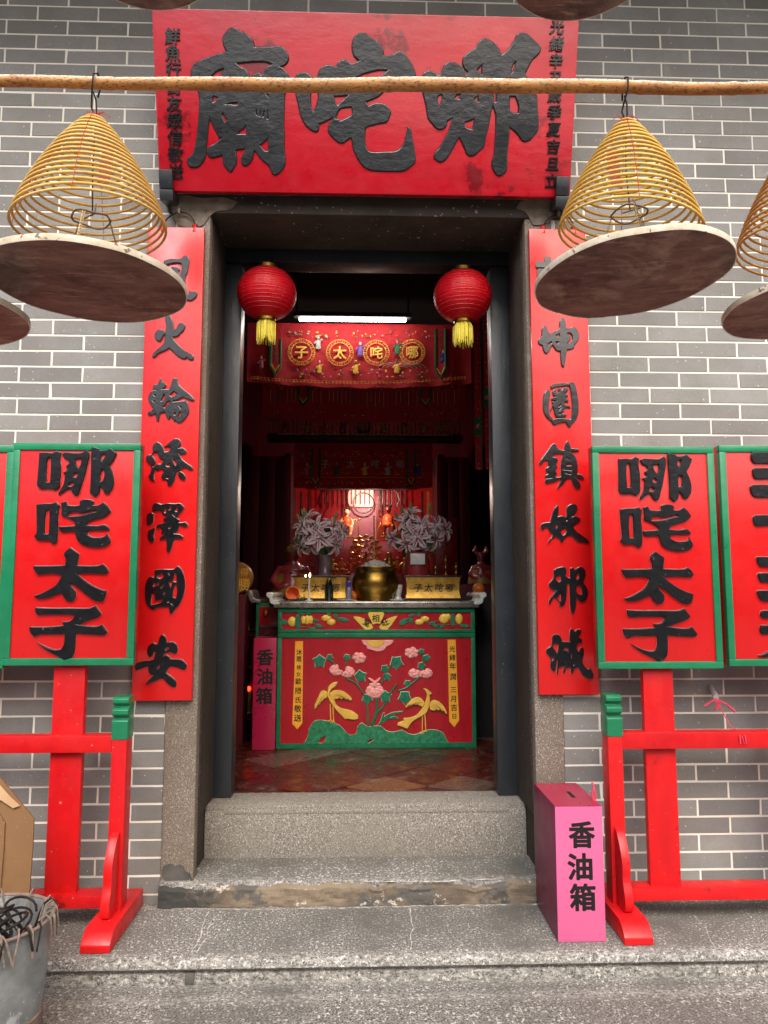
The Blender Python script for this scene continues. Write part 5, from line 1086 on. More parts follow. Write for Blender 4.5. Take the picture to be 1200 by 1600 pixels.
for i, (pxx, pyt, lb) in enumerate(((681, 880, 'short brass incense holder left of the tallest one'), (697, 866, 'tallest brass incense holder behind the right gilt box'), (713, 878, 'brass incense holder nearest to the right end of the altar'))):
    q = Vector((on(pxx, .42), YT + .42, ZT)); ht = at(pxx, pyt, YT + .42).z - ZT; m = MB(); pr = [(.026, 0), (.024, .008), (.008, .014)]
    for k in range(6): z_ = .02 + (ht - .03) * k / 6; pr += [(.006, z_), (.011, z_ + .010), (.006, z_ + .02)]
    pr += [(.005, ht - .012), (.010, ht - .004), (0, ht)]; m.lathe(pr, q, 14); tag(m.build('incense_holder', MT['brass']), lb, 'incense holder', 'brass incense holders on the altar')

# ------------------------------------------------------------------ lilies in their vases
def petal(m, c, d, up_, L, wd, curl):
    d = d.normalized(); up_ = (up_ - d * up_.dot(d)).normalized(); sd = d.cross(up_); n = 7; row = []
    for i in range(n + 1):
        t = i / n; w_ = wd * math.sin(math.pi * min(1, t * .94 + .04)) ** .75
        ctr = c + d * (L * (t - .18 * curl * t ** 3)) + up_ * (L * (.42 * t - curl * .72 * t ** 2.4))
        row.append((ctr - sd * w_ + up_ * w_ * .28, ctr, ctr + sd * w_ + up_ * w_ * .28, w_, t))
    return row
def bouquet(pc, Yb, rad, nf, vx, label, seed, vase_label, dark):
    rr = random.Random(seed); c = at(*pc, Yb); o = thing('lily_bouquet', c - Vector((0, 0, rad)), label, 'flowers', 'vases of lilies on the altar')
    dirs = []
    for i in range(nf):
        a = math.pi * (i + .5) / nf * 2.0 + rr.uniform(-.3, .3); e = rr.uniform(-.3, .75); ring = (1, .75, .3)[i % 3]
        p = c + Vector((math.cos(a) * rad * ring * 1.05, -rad * .35 * (1.2 - ring) - rr.uniform(0, .04), math.sin(a) * rad * ring * .72 + .01))
        face = Vector((math.cos(a) * 1.1 * ring + rr.uniform(-.35, .35), -.8, math.sin(a) * .9 * ring + rr.uniform(-.4, .3))).normalized()
        mw = MB(); ref = face.orthogonal().normalized(); R2 = face.cross(ref); L = rr.uniform(.095, .128)
        for k in range(6):
            t = 2 * math.pi * k / 6 + a; dd = ref * math.cos(t) + R2 * math.sin(t)
            rows = petal(mw, p, dd, face, L, .022 if k % 2 else .015, .62)
            for q in range(len(rows) - 1):
                A, B = rows[q], rows[q + 1]
                mw.mi = 0 if q > 3 else 0; mw.add([A[0], A[1], B[1], B[0]], [(0, 1, 2, 3)]); mw.add([A[1], A[2], B[2], B[1]], [(0, 1, 2, 3)])
                if q < 5:                                      # pink stripe standing a hair above the petal
                    mw.mi = 1; f_ = face * .0012; s1 = A[1].lerp(A[0], .46 * (1 - q / 6)); s2 = A[1].lerp(A[2], .46 * (1 - q / 6)); e1 = B[1].lerp(B[0], .46 * (1 - (q + 1) / 6)); e2 = B[1].lerp(B[2], .46 * (1 - (q + 1) / 6))
                    mw.add([s1 + f_, A[1] + f_ * 1.3, B[1] + f_ * 1.3, e1 + f_], [(0, 1, 2, 3)]); mw.add([A[1] + f_ * 1.3, s2 + f_, e2 + f_, B[1] + f_ * 1.3], [(0, 1, 2, 3)]); mw.mi = 0
        mw.mi = 2
        for k in range(5):
            t = 2 * math.pi * k / 5; tip = p + face * .045 + (ref * math.cos(t) + R2 * math.sin(t)) * .014; mw.tube([p, tip], .0011, 4); mw.ball(tip, .003, 6)
        mw.build('lily', [MT['lilyw'], MT['lilyp'], MT['leafd']], o, fix=False, auto=60)
    for i in range(4):
        a = rr.uniform(.5, 2.6); p = c + Vector((math.cos(a) * rad * .9, -.02, math.sin(a) * rad * .85)); d = Vector((math.cos(a) * .4, -.2, 1)).normalized(); m = MB()
        m.tube([p, p + d * .02, p + d * .05, p + d * .075, p + d * .085], [.004, .010, .012, .007, .001], 8); m.build('lily_bud', MT['bud'], o)
    m = MB()
    for i in range(60):
        a = rr.uniform(-1.2, 4.3); rd = rad * rr.uniform(.35, 1.05); p = c + Vector((math.cos(a) * rd * .6, rr.uniform(-.03, .09), math.sin(a) * rd * .45 - .02)); d = Vector((math.cos(a), rr.uniform(-.7, .3), math.sin(a) * .8)).normalized(); L = rr.uniform(.07, .12); sd = d.cross(Vector((0, -1, .2))).normalized() * rr.uniform(.009, .016); dn = Vector((0, -.02, -.02))
        m.add([p, p + d * L * .45 + sd, p + d * L + dn, p + d * L * .45 - sd], [(0, 1, 2, 3)])
    lv = m.build('foliage', MT['leafd'], o, fix=False, auto=0)
    m = MB()
    for i in range(9): m.tube([Vector((vx + rr.uniform(-.02, .02), Yb + rr.uniform(-.02, .02), c.z - rad * 1.2)), c + Vector((rr.uniform(-.7, .7) * rad, rr.uniform(-.03, .03), rr.uniform(-.3, .3) * rad))], .003, 5)
    m.build('stems', MT['leafd'], o)
Y1 = YT + .45
bouquet((497, 836), Y1, .165, 11, at(508, 880, Y1).x, 'pale lilies in the white and mauve vase on the left of the altar', 3, '', 0)
bouquet((653, 834), Y1, .185, 12, at(652, 880, Y1).x, 'pink and white lilies above the dark vase on the right of the altar', 7, '', 1)
vx = at(508, 880, Y1).x; q = Vector((vx, Y1, ZT)); hv = at(508, 868, Y1).z - ZT
o = thing('flower_vase', q, 'white round vase with a mauve neck holding the left lilies', 'vase')
m = MB(); m.lathe([(.055, 0), (.075, .04), (.098, .11), (.096, .140), (.068, .168)], q, 36); m.build('body', MT['porc'], o)
m = MB(); m.lathe([(.066, .1685), (.046, .19), (.040, hv * .8), (.055, hv), (.048, hv), (.036, hv * .8), (.0, hv * .7)], q, 36); m.build('neck', MT['porcdark'], o)
m = MB(); f = Frame((vx, Y1 - .0975, ZT + .070))
for u in (-.045, -.03, .03, .045): m.ball(f.w(u, .058, -.006 - abs(u) * .25), (.010, .003, .010), 8)
m.build('painted_motif', MT['leafd'], o); m = MB(); m.box(vx - .009, vx + .009, Y1 - .1010, Y1 - .090, ZT + .112, ZT + .148); m.build('red_seal', MT['card'], o)
vx = at(652, 880, Y1).x; q = Vector((vx, Y1, ZT)); hv = at(652, 862, Y1).z - ZT
o = thing('flower_vase', q, 'dark square-shouldered vase with a white inscribed tablet holding the right lilies', 'vase')
m = MB(); m.lathe([(.05, .0), (.085, .02), (.088, .04), (.070, .075), (.040, .085), (.040, .09), (.085, .11), (.092, .15), (.085, hv - .01), (.05, hv), (.04, hv), (0, hv * .8)], q, 36); m.build('body', MT['idol'], o)
f = Frame((vx, Y1 - .093, ZT)); a_, b_ = at(641, 865, Y1 - .09), at(664, 882, Y1 - .09); m = MB(); m.box(a_.x, b_.x, Y1 - .101, Y1 - .088, b_.z, a_.z); m.build('tablet', MT['white'], o, bevel=.003)
m = MB(); m.lathe([(.03, 0), (.06, .008), (.098, .035), (.07, .052), (.0, .055)], q + Vector((0, -.03, .002)), 9); m.build('lotus_base', MT['porc'], o)
m = MB()
for sx in (-1, 1):
    for k in range(4): m.ball((vx + sx * (.072), Y1 - .066, ZT + .12 + k * .018), .006, 8)
m.build('pearl_studs', MT['white'], o)

# ------------------------------------------------------------------ embroidered valances
def valance(Y, pxl, pxr, pyt, pyb, sag, waves, name, label, mat, seed):
    A, Bp = at(pxl, (pyt + pyb) / 2, Y), at(pxr, (pyt + pyb) / 2, Y); zt_ = at(570, pyt, Y).z; zb_ = at(570, pyb, Y).z
    o = thing(name, ((A.x + Bp.x) / 2, Y, zt_), label, 'valance', 'embroidered valances over the altar')
    nx, nz = 90, 14
    def cp(u, v, off=0):
        x = A.x + (Bp.x - A.x) * u; fold = max(0, abs(u - .5) - .30)
        y = Y + .010 * math.sin(u * waves) * (.4 + v) + .05 * fold * math.sin(u * 60 + seed) * v - off
        return Vector((x, y, zt_ + (zb_ - zt_) * v + sag * (4 * (u - .5) ** 2) * v))
    m = MB(); vs = [cp(i / nx, j / nz) for j in range(nz + 1) for i in range(nx + 1)]
    m.add(vs, [(j * (nx + 1) + i, j * (nx + 1) + i + 1, (j + 1) * (nx + 1) + i + 1, (j + 1) * (nx + 1) + i) for j in range(nz) for i in range(nx)])
    m.build('cloth', MT[mat], o, fix=False, auto=80)
    return o, cp, A, Bp, zt_, zb_
def pend(o, cp, u, v0, v1, wdt, inscr=True):
    m = MB(); g_ = [cp(u - wdt, v0, .012), cp(u + wdt, v0, .012), cp(u + wdt, v1, .012), cp(u, v1 + .16, .012), cp(u - wdt, v1, .012)]
    def q(pts, off): return [p + Vector((0, -off, 0)) for p in pts]
    m.add(q(g_, .004), [(0, 1, 2, 3, 4)]); lst = m.build('lappet', MT['cloth'], o, fix=False, auto=0)
    for mt_, wd_, off in (('emgr', .010, .006), ('embg', .006, .007)):
        m = MB(); m.tube(q([cp(u - wdt, v0, .012), cp(u - wdt, v1, .012), cp(u, v1 + .16 - (.06 if mt_ == 'embg' else 0), .012), cp(u + wdt, v1, .012), cp(u + wdt, v0, .012)] if mt_ == 'emgr' else [cp(u - wdt * .8, v1 - .02, .012), cp(u, v1 + .09, .012), cp(u + wdt * .8, v1 - .02, .012)], off), wd_, 5); m.build('trim', MT[mt_], lst)
    if inscr:
        m = MB()
        for k in range(7): p = cp(u, v0 + .06 + (v1 - v0 - .1) * k / 7, .020); m.box(p.x - .008, p.x + .008, p.y - .002, p.y, p.z - .008, p.z + .006)
        m.build('stitching', MT['emgr'], lst, auto=0)
def figure(m, p, h, mats):
    """small embroidered person: robe, sleeves, head, on the cloth"""
    m.mi = mats[0]; m.ball(p + Vector((0, 0, h * .32)), (h * .17, .006, h * .34), 10); m.ball(p + Vector((0, 0, h * .1)), (h * .2, .005, h * .14), 10)
    m.tube([p + Vector((-h * .1, 0, h * .55)), p + Vector((-h * .26, 0, h * .38))], h * .07, 6); m.tube([p + Vector((h * .1, 0, h * .55)), p + Vector((h * .30, 0, h * .66))], h * .07, 6)
    m.mi = mats[1]; m.ball(p + Vector((0, -.003, h * .78)), (h * .10, .006, h * .12), 10); m.mi = mats[2]; m.ball(p + Vector((0, -.002, h * .91)), (h * .09, .006, h * .07), 8)
EM = [MT[k] for k in ('ems', 'emgr', 'empu', 'embg', 'empk', 'embl')]
Yv = 2.25
o, cp, A, Bp, zt_, zb_ = valance(Yv, 386, 736, 506, 606, .045, 40, 'altar_valance', 'long red valance of gold ringed characters hanging just under the lit tube', 'cloth', 1)
VF = Frame((0, Yv - .022, 0)); rr = random.Random(9)
for c, px_, py_, r_ in (('子', 471, 550, 21.5), ('太', 531, 551, 21.5), ('咤', 588, 551, 20.5), ('哪', 644, 550, 20.5)):
    ring = MB(); txt = MB(); u, v = VF.px(px_, py_); Rr = abs(VF.px(px_ + r_, py_)[0] - u)
    for q in (.98, .74): ring.tube([VF.w(u + Rr * q * math.cos(t * math.pi / 20), v + Rr * q * math.sin(t * math.pi / 20)) for t in range(40)], .0022, 4, closed=True)
    for t in range(16):                                    # key pattern between the two circles
        a = t * math.pi / 8; P_ = [(.96, 0), (.80, 0), (.80, .22), (.90, .22), (.90, .10)]
        ring.tube([VF.w(u + Rr * q * math.cos(a + da), v + Rr * q * math.sin(a + da)) for q, da in P_], .0022, 4)
    text_shape(txt, c, VF, u, v, Rr * 1.02, .004, .02); ring.build('gold_ring', MT['embg'], o); txt.build('character', MT['embg'], o, fix=False)
m = MB()
for px_, py_, h_, mats in ((497, 545, 22, (0, 0, 0)), (499, 583, 20, (3, 4, 3)), (563, 556, 24, (2, 0, 2)), (556, 584, 22, (3, 1, 3)), (621, 553, 24, (1, 4, 1)), (620, 583, 22, (3, 1, 1)), (693, 565, 20, (5, 3, 5)), (408, 575, 20, (4, 3, 4))):
    u, v = VF.px(px_, py_); figure(m, VF.w(u, v), abs(VF.px(px_, py_ - h_)[1] - v), mats)
m.build('embroidered_figures', EM, o, fix=False)['kind'] = 'stuff'
m = MB()
for i in range(110):
    px_ = rr.uniform(450, 672); py_ = rr.choice([rr.uniform(517, 527), rr.uniform(577, 589)]); u, v = VF.px(px_, py_); m.mi = rr.choice([4, 4, 3, 3, 0, 1]); m.ball(VF.w(u, v), (rr.uniform(.004, .012), .003, rr.uniform(.004, .010)), 6)
m.mi = 3
for i in range(60):
    a, e = VF.px(395 + i * 5.6, 590 + 8 * (1 - ((395 + i * 5.6 - 560) / 170) ** 2)), .012
    u, v = a; m.tube([VF.w(u - e, v - e), VF.w(u - e, v + e), VF.w(u + e * .7, v + e), VF.w(u + e * .7, v - e * .4), VF.w(u - e * .2, v - e * .4)], .0017, 4)
m.mi = 0
for k in range(5):
    u, v = VF.px(628, 575); m.tube([VF.w(u + (.03 + .022 * k) * 1.6 * math.cos(t), v + (.010 + .010 * k) * math.sin(t)) for t in [x * .31 for x in range(11)]], .0014, 4)
m.build('embroidery', EM, o, fix=False, auto=0)['kind'] = 'stuff'
pend(o, cp, .128, .28, .72, .022); pend(o, cp, .862, .08, .74, .022)
Yw = 2.75
o, cp, A, Bp, zt_, zb_ = valance(Yw, 410, 728, 585, 660, .05, 26, 'altar_valance', 'darker red valance of upright stripes behind the long one', 'cloth2', 4)
m = MB()
for i in range(46):
    u = .04 + i * .0205; m.mi = rr.choice([3, 1, 0, 4, 3]); p1, p2 = cp(u, .36, .006), cp(u, .36 + rr.uniform(.2, .34), .006); m.tube([p1, p2], .0028, 4)
for i in range(90): p = cp(rr.uniform(.03, .97), rr.choice([rr.uniform(.25, .36), rr.uniform(.8, .92)]), .006); m.mi = rr.choice([3, 4, 0]); m.ball(p, (.006, .002, .005), 6)
m.build('embroidery', EM, o, fix=False)['kind'] = 'stuff'; pend(o, cp, .20, .25, .55, .024, False); pend(o, cp, .80, .25, .55, .024, False)
Yx = 3.35
o, cp, A, Bp, zt_, zb_ = valance(Yx, 459, 675, 688, 764, .01, 30, 'altar_valance', 'smallest dull red valance hanging directly above the two statues', 'cloth2', 7)
VX = Frame((0, Yx - .016, 0))
for c, px_ in (('子', 508), ('太', 548), ('咤', 586), ('哪', 625)): txt = MB(); text_shape(txt, c, VX, *VX.px(px_, 725), .085, .003, .004); txt.build('character', MT['ems'], o, fix=False)
m = MB()
for px_, mats in ((526, (1, 4, 3)), (570, (3, 3, 3)), (606, (0, 3, 0)), (480, (4, 3, 4)), (652, (5, 3, 5))): u, v = VX.px(px_, 742); figure(m, VX.w(u, v), .12, mats)
m.mi = 3
for i in range(130): u, v = VX.px(rr.uniform(466, 668), rr.choice([rr.uniform(705, 714), rr.uniform(736, 742), rr.uniform(751, 757)])); m.ball(VX.w(u, v), (.006, .002, .005), 6)
m.tube([VX.w(*VX.px(475, 708)), VX.w(*VX.px(475, 746)), VX.w(*VX.px(660, 746)), VX.w(*VX.px(660, 708))], .002, 4)
m.build('embroidery', EM, o, fix=False, auto=0)['kind'] = 'stuff'; pend(o, cp, .16, .18, .82, .028, False); pend(o, cp, .845, .18, .82, .028, False)

# hanging pennants at the right door post
def pennant(px0, px1, py0, py1, Y, label, gpx, gpy):
    f = Frame((0, Y, 0)); a, c = f.px(px0, py0), f.px(px1, py1); o = thing('pennant', f.w((a[0] + c[0]) / 2, a[1], 0), label, 'pennant', 'embroidered pennants by the right door post')
    m = MB(); m.fbox(f, a[0], c[0], c[1], a[1], -.006, 0); m.build('cloth', MT['cloth2'], o)
    g1 = f.px(*gpx), f.px(*gpy); m = MB(); m.fbox(f, g1[0][0], g1[1][0], g1[1][1], g1[0][1], .0003, .002); m.build('green_patch', MT['emgr'], o)
    m = MB(); u = (g1[0][0] + g1[1][0]) / 2; v = (g1[0][1] + g1[1][1]) / 2
    for k in range(5): m.tube([f.w(u, v, .004), f.w(u + .022 * math.cos(k * 1.26), v + .022 * math.sin(k * 1.26), .004)], [.008, .002], 5)
    for k in range(24): m.ball(f.w(a[0] + (c[0] - a[0]) * rr.uniform(.3, .7), c[1] + (a[1] - c[1]) * rr.random(), .002), (.006, .002, .006), 6)
    m.build('embroidery', MT['empk'], o)['kind'] = 'stuff'; m = MB(); m.fbox(f, c[0] - .006, c[0], c[1], a[1], .0005, .003); m.build('trim', MT['emgr'], o)
pennant(740, 754, 470, 734, 2.0, 'dark red pennant with a low green patch nearest the shrine', (741, 651), (753, 682)); pennant(755, 766, 470, 732, 1.9, 'dark red pennant with a high green patch against the right door post', (756, 605), (766, 637))

# ------------------------------------------------------------------ shelf of dark carvings between the valances
Ys = 3.15; a, c = at(418, 679, Ys), at(722, 679, Ys); zt_ = at(560, 646, Ys).z
o = thing('carved_shelf', ((a.x + c.x) / 2, Ys, a.z), 'dark carved screen of thin bars on a ledge below the striped valance', 'screen')
m = MB(); m.box(a.x, c.x, Ys - .05, Ys + .12, a.z - .05, a.z); m.box(a.x, c.x, Ys - .01, Ys + .05, zt_, zt_ + .04); m.build('ledge', MT['darkwood'], o, bevel=.004)
m = MB(); m.box(a.x + .1, c.x - .1, Ys - .056, Ys - .0505, a.z - .012, a.z + .003); m.build('gilt_edge', MT['idolg'], o)
m = MB(); nb = 44
for i in range(nb): x = a.x + .03 + (c.x - a.x - .06) * i / (nb - 1); m.lathe([(.006, 0), (.009, .02), (.005, .04), (.008, (zt_ - a.z) * .5), (.005, (zt_ - a.z) * .8), (.008, zt_ - a.z)], (x, Ys, a.z), 8)
m.build('bars', MT['idolg'], o)
for pxx in (445, 480, 505, 535, 600, 632, 662, 690):
    p = at(pxx, 677, Ys - .02); h_ = rr.uniform(.09, .125); m = MB(); m.ball(p + Vector((0, 0, h_ * .35)), (h_ * .26, h_ * .2, h_ * .38), 10); m.ball(p + Vector((0, 0, h_ * .82)), h_ * .15, 10); m.tube([p + Vector((-h_ * .2, -.01, h_ * .6)), p + Vector((-h_ * .42, -.02, h_ * .45))], h_ * .07, 6); m.tube([p + Vector((h_ * .2, -.01, h_ * .6)), p + Vector((h_ * .40, -.02, h_ * .75))], h_ * .07, 6)
    fused(m, 'carved_figure', MT['idol'] if pxx % 2 else MT['idolg'], o, .006, 1)
p = at(568, 664, Ys - .0); m = MB(); m.lathe([(.02, -.062), (.055, -.045), (.066, 0), (.055, .045), (.02, .062)], (p.x, Ys + .10, p.z), 24); tag(m.build('paper_lantern', MT['rose']), 'dim pink rounded shape painting in a bright spot of light behind the bars of the carved screen', 'lantern')  # added pink shape standing in for a bright spot of light

# ------------------------------------------------------------------ niche with the two statues
Yn = 4.0; nl, nr_ = at(462, 850, Yn).x, at(676, 850, Yn).x; zb0 = 1.0
N_ = thing('altar_niche', ((nl + nr_) / 2, Yn, ZF), 'glossy red lit niche with a rose panel behind the two small statues', 'niche')
zn0, zn1 = at(560, 905, Yn).z, at(560, 740, Yn).z
m = MB(); m.box(nl, nr_, Yn + .002, Yn + .03, zn0, zn1); m.build('back_board', MT['niche'], N_)
m = MB(); rl, rr_ = at(548, 850, Yn).x, at(592, 850, Yn).x; m.box(at(545, 800, Yn).x, at(588, 800, Yn).x, Yn - .006, Yn + .001, zn0 + .01, zn1 - .01); m.build('rose_panel', MT['rose'], N_)
m = MB(); m.box(nl - .06, nl, 3.45, Yn + .03, ZF, zn1 + .1); m.build('side_post', MT['darkwood'], N_, bevel=.005); m = MB(); m.box(nr_, nr_ + .06, 3.45, Yn + .03, ZF, zn1 + .1); m.build('side_post', MT['darkwood'], N_, bevel=.005)
m = MB(); m.box(nl, nr_, 3.5, Yn, ZF, at(560, 862, 3.5).z - .25); m.build('pedestal', MT['niche'], N_, bevel=.004)
# thin dark grille in front of the red board, with a circle and curved corners
Yg = 3.90; GF = Frame((0, Yg, 0)); m = MB()
for x in range(500, 640, 7): m.tube([GF.w(*GF.px(x, 762)), GF.w(*GF.px(x, 788))], .006, 5)
cu_, cv_ = GF.px(568, 786); rg_ = abs(GF.px(584, 786)[0] - cu_); m.tube([GF.w(cu_ + rg_ * math.cos(t * math.pi / 14), cv_ + rg_ * math.sin(t * math.pi / 14)) for t in range(28)], .007, 6, closed=True)
for s_, xs_ in ((1, 506), (-1, 628)):
    m.tube([GF.w(*GF.px(xs_ + s_ * x, y)) for x, y in ((14, 764), (6, 772), (4, 782), (8, 790), (2, 798), (-4, 812), (-6, 830))], .007, 6)
m.tube([GF.w(*GF.px(540, 764)), GF.w(*GF.px(541, 800))], .008, 6); m.tube([GF.w(*GF.px(594, 764)), GF.w(*GF.px(594, 800))], .008, 6); m.tube([GF.w(*GF.px(495, 764)), GF.w(*GF.px(640, 764))], .012, 6)
m.build('grille', MT['darkwood'], N_)
for pxx in (470, 482, 660, 669):
    p = at(pxx, 800, 3.6); m = MB(); m.box(p.x - .010, p.x + .010, 3.59, 3.61, at(pxx, 850, 3.6).z, at(pxx, 768, 3.6).z); m.build('lattice_bar', MT['idolg'] if pxx % 2 else MT['darkwood'], N_)
# glowing panel that paints in a reflection, and the niche lamp's light
lp = at(566, 777, 3.955); m = MB(); m.prism([(v.x, v.y) for v in smooth_poly([(-.135, -.06), (-.11, -.09), (.09, -.095), (.12, -.06), (.12, .06), (.09, .085), (-.10, .085), (-.135, .05)], 4, 90)], lambda a, b_, t: lp + Vector((a, t, b_)), -.012, .012); bl = m.build('reflection_panel', MT['glint']); tag(bl, 'glowing pale pink panel painting in a reflection behind the grille above the statues', 'lamp')
for pos, en, sz, col in ((at(574, 767, 3.43), 9.0, .04, (1, .78, .62)),):
    L_ = bpy.data.lights.new('niche_lamp', 'POINT'); L_.energy = en; L_.shadow_soft_size = sz; L_.color = col; lo = bpy.data.objects.new('niche_lamp', L_); COL.objects.link(lo); lo.location = pos

def statue(pc_foot, hpx, Y, label, kind):
    foot = at(*pc_foot, Y); h = at(pc_foot[0], pc_foot[1] - hpx, Y).z - foot.z; s = h
    o = thing('deity_statue', foot, label, 'statue', 'gilt statues in the lit niche')
    V3 = lambda x, y, z: foot + Vector((x * s, y * s, z * s))
    b_ = MB(); b_.ball(V3(0, 0, .84), (.10 * s, .105 * s, .125 * s), 16); b_.tube([V3(0, .01, .62), V3(0, 0, .76)], .05 * s, 10)
    b_.tube([V3(0, .02, .30), V3(0, .02, .45), V3(0, .01, .60), V3(0, .01, .67)], [.15 * s, .14 * s, .15 * s, .08 * s], 12)
    b_.ball(V3(0, -.102, .83), .018 * s, 8); b_.ball(V3(-.10, 0, .84), (.016 * s, .02 * s, .03 * s), 8); b_.ball(V3(.10, 0, .84), (.016 * s, .02 * s, .03 * s), 8)
    for sx in (-1, 1):
        b_.tube([V3(sx * .08, -.02, .32), V3(sx * .15, -.18, .30), V3(sx * .13, -.17, .08), V3(sx * .13, -.24, .03)], [.085 * s, .08 * s, .055 * s, .045 * s], 10)
    if kind == 0:
        arms = (((-.13, .0, .60), (-.22, -.05, .48), (-.14, -.17, .50)), ((.13, 0, .60), (.21, -.04, .44), (.18, -.17, .36)))
    else: arms = (((-.13, .0, .60), (-.27, -.03, .64), (-.29, -.06, .86)), ((.13, 0, .60), (.24, -.03, .50), (.25, -.12, .62)))
    for A_ in arms:
        P_ = [V3(*a) for a in A_]; b_.tube(P_, [.055 * s, .045 * s, .035 * s], 10); hnd = P_[-1]
        for k in range(4): b_.tube([hnd, hnd + Vector(((k - 1.5) * .016 * s, -.03 * s, (.035 + .006 * (k % 2)) * s))], [.012 * s, .009 * s], 6)
        b_.tube([hnd, hnd + Vector((.035 * s, -.015 * s, .012 * s))], .011 * s, 6)
    fused(b_, 'body', MT['skin' if kind == 0 else 'skin2'], o, .0055, 1)
    r_ = MB(); r_.lathe([(.165 * s, .30 * s), (.185 * s, .34 * s), (.175 * s, .46 * s), (.165 * s, .58 * s), (.09 * s, .675 * s), (.058 * s, .685 * s)], V3(0, -.012, 0), 24); r_.ball(V3(0, -.10, .36), (.17 * s, .12 * s, .10 * s), 14); r_.build('robe', MT['robe'], o)
    hr = MB(); hr.ball(V3(0, .022, .875), (.108 * s, .105 * s, .105 * s), 14); hr.ball(V3(-.085, .0, .96), (.042 * s,) * 3, 10); hr.ball(V3(.085, 0, .96), (.042 * s,) * 3, 10); hr.build('hair', MT['hair'], o)
    ey = MB()
    for sx in (-1, 1): ey.ball(V3(sx * .038, -.096, .85), (.013 * s, .008 * s, .008 * s), 8)
    ey.tube([V3(-.022, -.098, .785), V3(0, -.103, .782), V3(.022, -.098, .785)], .006 * s, 6); ey.build('painted_face', MT['hair'], o)
    st_ = MB(); st_.box(foot.x - .22 * s, foot.x + .22 * s, foot.y - .28 * s, foot.y + .12 * s, foot.z - .05 * s, foot.z - .001)
    if kind == 0:
        for sx in (-1, 1): st_.tube([V3(sx * .20, .06, 0), V3(sx * .20, .06, .42)], .02 * s, 8)
        st_.tube([V3(-.42, .06, .55), V3(-.30, .02, .57), V3(.30, .02, .57), V3(.42, .06, .55)], .018 * s, 8)
        for sx in (-1, 1): st_.tube([V3(sx * .40, .06, .02), V3(sx * .40, .06, .55)], .022 * s, 8); st_.ball(V3(sx * .43, .03, .60), (.055 * s, .04 * s, .035 * s), 8)
    else:
        for sx in (-1, 1): st_.tube([V3(sx * .26, .05, .0), V3(sx * .30, .0, .22), V3(sx * .22, -.02, .42)], [.03 * s, .04 * s, .02 * s], 8)
    st_.build('throne', MT['gold'], o, bevel=.001); return foot, s
Yst = 3.70
statue((542, 838), 45, Yst, 'small pale-faced statue in a red robe, left in the lit niche', 0)
statue((606, 838), 50, Yst, 'small dark-faced statue with one raised arm, right in the lit niche', 1)
# pedestal blocks they sit on and the gilt ornament between
for (pxx, py_, w_, lb) in ((540, 840, .14, 'red block under the pale-faced statue'), (607, 846, .13, 'red block under the dark-faced statue')):
    p = at(pxx, py_, Yst - .05); m = MB(); zb_ = at(560, 862, 3.5).z - .25; m.box(p.x - w_, p.x + w_, Yst - .14, Yst + .1, zb_ + .002, p.z - .004); tag(m.build('statue_stand', MT['niche'], bevel=.004), lb, 'stand')
p0 = at(572, 862, 3.30); o = MB(); rr = random.Random(12)
for ringr, n_ in ((.125, 14), (.085, 10), (.045, 6)):
    for k in range(n_):
        a = 2 * math.pi * k / n_ + ringr * 9; c = p0 + Vector((ringr * math.cos(a), rr.uniform(-.02, .02), ringr * 1.05 * math.sin(a)))
        o.tube([c + Vector((.020 * math.cos(t * .9), 0, .020 * math.sin(t * .9))) for t in range(6)], [.006, .008, .009, .008, .006, .004], 6)
        o.ball(c, .009, 8)
o.tube([p0 + Vector((0, .02, -.30)), p0 + Vector((0, .02, 0))], .012, 8); o.lathe([(.06, 0), (.05, .02), (.015, .04)], p0 + Vector((0, .02, -.32)), 20)
tag(o.build('gilt_ornament', MT['gold'], fix=True), 'round openwork gilt ornament glinting between the two statues', 'ornament')
rr = random.Random(31)                                         # little carved attendants crowding the altar edge
for i, pxx in enumerate((520, 533, 548, 566, 608, 622, 632)):
    p = at(pxx, 900, 2.9 + .05 * (i % 3)); h_ = rr.uniform(.13, .19); p.z = at(pxx, 893, p.y).z - .02; m = MB(); m.ball(p + Vector((0, 0, h_ * .4)), (h_ * .2, h_ * .18, h_ * .4), 10); m.ball(p + Vector((0, 0, h_ * .86)), h_ * .13, 10)
    for sx in (-1, 1): m.tube([p + Vector((sx * h_ * .16, 0, h_ * .65)), p + Vector((sx * h_ * .30, -.02, h_ * rr.uniform(.35, .8)))], h_ * .06, 6)
    b2 = fused(m, 'small_figurine', MT[rr.choice(['gold', 'robe', 'idol', 'gold'])], None, .006, 1)
    tag(b2, ['small gilt figurine behind the censer', 'small carved red figurine behind the censer'][0 if 'gold' in b2.data.materials[0].name else 1] if False else 'tiny dark carved figurine crowded behind the brass censer', 'figurine', 'tiny figurines behind the censer')
hb = at(575, 893, 2.9).z - .02; m = MB(); m.box(at(470, 900, 2.9).x, at(690, 900, 2.9).x, 2.62, 3.42, ZF, hb - .002); tag(m.build('inner_altar', MT['tred'], bevel=.004), 'low red inner altar behind the table carrying figurines and ornament', 'altar')
m = MB(); rr = random.Random(3)
for i in range(22): p = at(rr.uniform(515, 545), rr.uniform(890, 902), 2.6); m.ball(p, (rr.uniform(.012, .03), .015, rr.uniform(.008, .018)), 8)
tag(m.build('ribbon_bow', MT['robe']), 'crumpled red and gold ribbon behind the left gilt box', 'ribbon')

